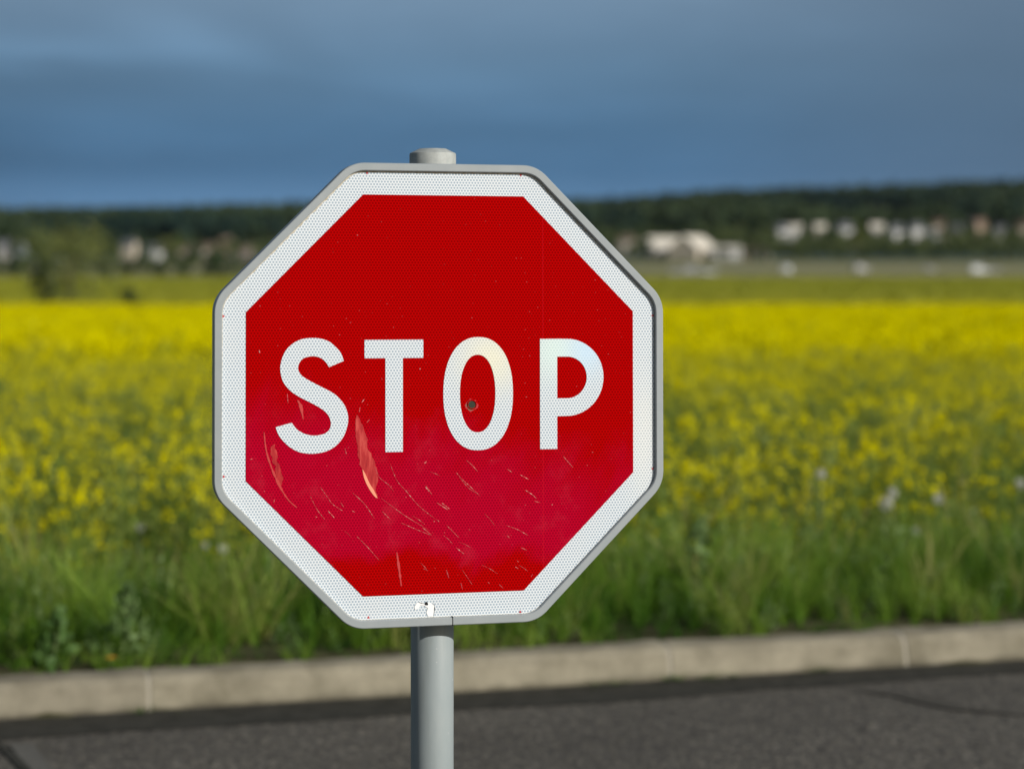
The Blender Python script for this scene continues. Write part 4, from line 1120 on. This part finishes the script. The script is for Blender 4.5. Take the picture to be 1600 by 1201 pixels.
# the large hall with its annex and shed
hx, hy = at_px(1083, 985), 985
house(hx, hy, ground_z(hx, hy)-0.5, 24, 15, 5.5, 6.0, 'cream', 'pale', R(90-28), 'large pale hall with its cream gable end facing the road', None, 'farm_hall', 'hall', chimney=False)
hx2, hy2 = at_px(1046, 1000), 1000
house(hx2, hy2, ground_z(hx2, hy2)-0.3, 22, 16, 4.6, 6.2, 'beige', 'pale', R(12), 'long pinkish hall with pale roof joined behind the cream gable', None, 'farm_hall', 'hall', chimney=False)
hx3, hy3 = at_px(1136, 975), 975
house(hx3, hy3, ground_z(hx3, hy3)-0.5, 13, 9, 5.2, 1.6, 'white', 'pale', R(-6), 'low white annex right of the large pale hall', None, 'annex', 'annex', chimney=False)
occupied += [(hx, hy, 24), (hx2, hy2, 20), (hx3, hy3, 14)]

# parked vans and cars on the pale strip
M_vw = material('white van paint', (0.70, 0.73, 0.75), rough=0.3, spec=0.5)
M_vg = material('silver car paint', (0.45, 0.46, 0.48), rough=0.3, metal=0.3)
M_tyre = material('tyre rubber', (0.02, 0.02, 0.02), rough=0.8)
M_hub = material('steel wheel', (0.4, 0.4, 0.42), rough=0.4, metal=0.6)
M_lamp = material('lamp glass', (0.5, 0.1, 0.06), rough=0.3)
VAN = [(-2.5, .35), (2.35, .35), (2.5, .55), (2.48, 1.0), (1.75, 1.22), (1.2, 2.0), (0.9, 2.15), (-2.4, 2.2), (-2.5, 2.0)]
CARP = [(-2.1, .32), (2.05, .32), (2.15, .5), (2.1, .78), (1.1, .92), (0.45, 1.38), (-.9, 1.45), (-1.75, 1.05), (-2.12, .98)]
def vehicle(px, y, prof_, half, mat, label, name, cat, rz, group):
    x = at_px(px, y); t = empty(name, (x, y, ground_z(x, y)), rz); tag(t, label, cat, group)
    bm = bmesh.new(); prism(bm, prof_, lambda p, q: (p[0], q, p[1]), -half, half)
    bmesh.ops.bevel(bm, geom=bm.edges[:], offset=.06, segments=2, affect='EDGES')
    bm_obj('body', bm, mat, t)
    van = prof_ is VAN
    sw = [(1.55, 1.25), (1.10, 1.95), (0.35, 1.95), (0.35, 1.25)] if van else [(0.95, .93), (0.40, 1.32), (-.85, 1.38), (-1.5, 1.0)]
    for s in (-1, 1):
        bm = bmesh.new(); prism(bm, sw, lambda p, q: (p[0], q, p[1]), s*half-.01, s*half+.015); bm_obj('side_window', bm, M_glass, t)
    bm = bmesh.new(); a, b_ = ((1.73, 1.27), (1.24, 1.96)) if van else ((1.10, .95), (.50, 1.36))
    v = [bm.verts.new(p) for p in ((a[0]+.05, -half*.85, a[1]), (a[0]+.05, half*.85, a[1]), (b_[0]+.05, half*.8, b_[1]), (b_[0]+.05, -half*.8, b_[1]))]; bm.faces.new(v)
    bm_obj('windscreen', bm, M_glass, t)
    for wx in (-1.5, 1.5) if van else (-1.3, 1.3):
        for s in (-1, 1):
            bm = bmesh.new(); lathe(bm, [(.20, -.11), (.33, -.11), (.34, -.06), (.34, .06), (.33, .11), (.20, .11)], 20, caps=False)
            wl = bm_obj('wheel', bm, M_tyre, t); wl.location = (wx, s*(half-.07), .34); wl.rotation_euler = (R(90), 0, 0)
            bm = bmesh.new(); lathe(bm, [(.20, -.10), (.20, .10)], 16); bm_obj('rim', bm, M_hub, wl)
    for s in (-1, 1):
        bm = bmesh.new(); box(bm, prof_[8][0]-.03, prof_[8][0]+.02, s*(half-.2)-.08, s*(half-.2)+.08, .85, 1.1); bm_obj('tail_light', bm, M_lamp, t)
VG = 'vehicles parked on the pale strip beyond the green field'
vehicle(1229, 600, VAN, .98, M_vw, 'white van on the pale strip, below the touching pair of houses', 'parked_van', 'van', 1.2, VG)
vehicle(1345, 640, VAN, .98, M_vg, 'dull silver van on the pale strip, between the two white vans', 'parked_van', 'van', .5, VG)
vehicle(1530, 600, VAN, .98, M_vw, 'brightest white van on the pale strip near the right edge', 'parked_van', 'van', .15, VG)
vehicle(1553, 620, CARP, .86, M_vg, 'silver car close behind the brightest white van', 'parked_car', 'car', .1, VG)
vehicle(1452, 660, CARP, .86, M_vg, 'dim silver car alone on the pale strip at right', 'parked_car', 'car', .6, VG)
vehicle(1058, 560, CARP, .86, M_vg, 'silver car at the left of the row below the pale hall', 'parked_car', 'car', .1, VG)
vehicle(1083, 565, VAN, .98, M_vg, 'silver van in the middle of the row below the pale hall', 'parked_van', 'van', .05, VG)
vehicle(1109, 562, CARP, .86, M_vw, 'white car at the right of the row below the pale hall', 'parked_car', 'car', -.05, VG)

# trees and hedgerow trees between the fields and the village
TREES = []
rt = random.Random(77)
for i in range(30):
    px = -60 + i*19 + rt.uniform(-6, 6)
    if px > 445: break
    TREES.append((px, rt.uniform(328, 352), rt.choice((30, 36, 46, 40)), ['dark', 'mid', 'dark', 'mid'][i % 4], 'hl'))
for px, y, hp, k in ((22, 860, 62, 'dark'), (60, 880, 40, 'mid'), (110, 900, 58, 'olive'), (150, 900, 52, 'olive'), (172, 860, 40, 'mid'), (224, 800, 40, 'dark'), (265, 850, 46, 'olive'), (262, 780, 34, 'dark'), (305, 780, 32, 'dark'), (330, 860, 26, 'fresh'), (420, 850, 40, 'mid')):
    TREES.append((px, y, hp, k, 'l'))
for i in range(26):
    px = 1130 + i*19 + rt.uniform(-6, 6)
    TREES.append((px, rt.uniform(930, 975), rt.uniform(20, 30), ['dark', 'mid', 'dark', 'dark', 'mid'][i % 5], 'hr'))
for px, y, hp, k in ((950, 940, 44, 'dark'), (996, 930, 30, 'mid'), (1012, 960, 36, 'dark'), (1110, 930, 18, 'dark'), (1150, 1090, 46, 'mid'), (1180, 1120, 50, 'dark'), (1345, 1130, 44, 'fresh'), (1298, 1150, 30, 'dark'), (1262, 1210, 34, 'mid'), (1416, 1220, 34, 'dark'), (1480, 1240, 36, 'mid'), (1548, 1200, 34, 'dark'), (1582, 1230, 36, 'dark'), (1060, 1100, 40, 'dark'), (1110, 1120, 46, 'mid')):
    TREES.append((px, y, hp, k, 'r'))
LB = {'hl': 'in the hedgerow left of the sign', 'hr': 'in the low row below the hillside houses',
      'l': 'among the houses left of the sign', 'r': 'among the houses right of the sign'}
KW = {'dark': 'dark', 'mid': 'green', 'olive': 'pale', 'fresh': 'yellowish'}
ORD = 'first second third fourth fifth sixth seventh eighth ninth tenth eleventh twelfth thirteenth fourteenth fifteenth sixteenth seventeenth eighteenth nineteenth twentieth'.split()
TREES = sorted([t for t in TREES if -25 < t[0] < 1625], key=lambda t: (t[4], t[3], t[0]))
cnt = {}
for i, (px, y, hp, k, g) in enumerate(TREES):
    cnt[(g, k)] = cnt.get((g, k), 0) + 1; nth = ORD[cnt[(g, k)]-1]
    h = hp*y/3300; x = at_px(px, y)
    tree(x, y, h, h*rt.uniform(.85, 1.25) if g[0] == 'h' else h*rt.uniform(.7, .95), k, nth + ' ' + KW[k] + ' tree from the left ' + LB[g], 'trees ' + LB[g], seed=1000+i, n=190, z0=0.05 if g[0] == 'h' else .14, lobes=7)

# forest over the hill, and bushes and gardens between the houses
FT = []
for s in range(7):
    rnd = random.Random(700+s); FT.append(crown_quads(rnd, 1.0, 1.0, 0.0, 46, 0.24, 6))
def forest(name, n, y0, y1, t_keep, hmin, hmax, mat, label, seed, vb):
    g = np.random.default_rng(seed)
    SPOT = [(at_px(a, b), b, c, d_) for a, b, c, d_ in ((1336, 1600, 34, 190), (1428, 1650, 40, 260), (1060, 1500, 40, 160), (1530, 1480, 26, 90), (620, 1500, 50, 150), (120, 1550, 40, 150))]
    y = g.uniform(y0, y1, n); x = g.uniform(-1, 1, n)*(y*0.2424 + 160)
    keep = np.zeros(n, bool)
    for i in range(n):
        f = noise.fractal(Vector((x[i]*.0035, y[i]*.0035, 4.2)), .8, 2, 3)
        keep[i] = t_keep(x[i], y[i], f) and all(abs(x[i]-ox) > ow*.75 or abs(y[i]-oy) > 30 for ox, oy, ow in occupied)
        if keep[i] and y0 > 1200 and any(((x[i]-a)/c)**2 + ((y[i]-b)/d_)**2 < 1 for a, b, c, d_ in SPOT): keep[i] = False
        if keep[i]:
            for ox, oy, ow in occupied:        # leave the view over the gardens of each house open
                if oy-70 < y[i] < oy and abs(x[i]-ox) < ow*.6: keep[i] = False
    x, y = x[keep], y[keep]
    z = np.array([ground_z(a, b) for a, b in zip(x, y)]) - .5
    h = g.uniform(hmin, hmax, len(x))
    nz_ = np.array([noise.fractal(Vector((a*.006, b*.004, 1.2)), .8, 2, 2) for a, b in zip(x, y)])
    V, F, M, K = scatter(FT, np.stack([x, y, z], 1), np.stack([h*g.uniform(.7, 1.1, len(x)), h], 1), g.uniform(0, 6.28, len(x)), vb + .75*nz_ + g.normal(0, .14, len(x)), rng=g)
    tag(big(name, V, F, None, mat, K), label, 'forest', kind='stuff')
forest('forest', 15000, 1330, 2260, lambda x, y, f: (f > -0.12 or y > 2050), 9, 20, LEAF['forest'], 'dark forest covering the far hill up to its ridge', 3, 0.45)
forest('woodland', 3600, 1030, 1500, lambda x, y, f: f > -0.15, 5, 10, LEAF['mid'], 'green gardens and bushes between the hillside houses', 4, 0.5)

# ------------------------------------------------------------------ distant air
bm = bmesh.new(); box(bm, -2600, 2600, -70, 6600, -30, 190)
mh = bpy.data.materials.new('thin haze'); mh.use_nodes = True
T = NT(mh.node_tree)
pv = T.n('ShaderNodeVolumePrincipled', {'Color': (0.72, 0.84, 1.0), 'Density': 0.000012, 'Anisotropy': 0.0})
T.t.links.new(pv.outputs[0], T.n('ShaderNodeOutputMaterial').inputs['Volume'])
HZ = bm_obj('haze', bm, mh); tag(HZ, kind='stuff')
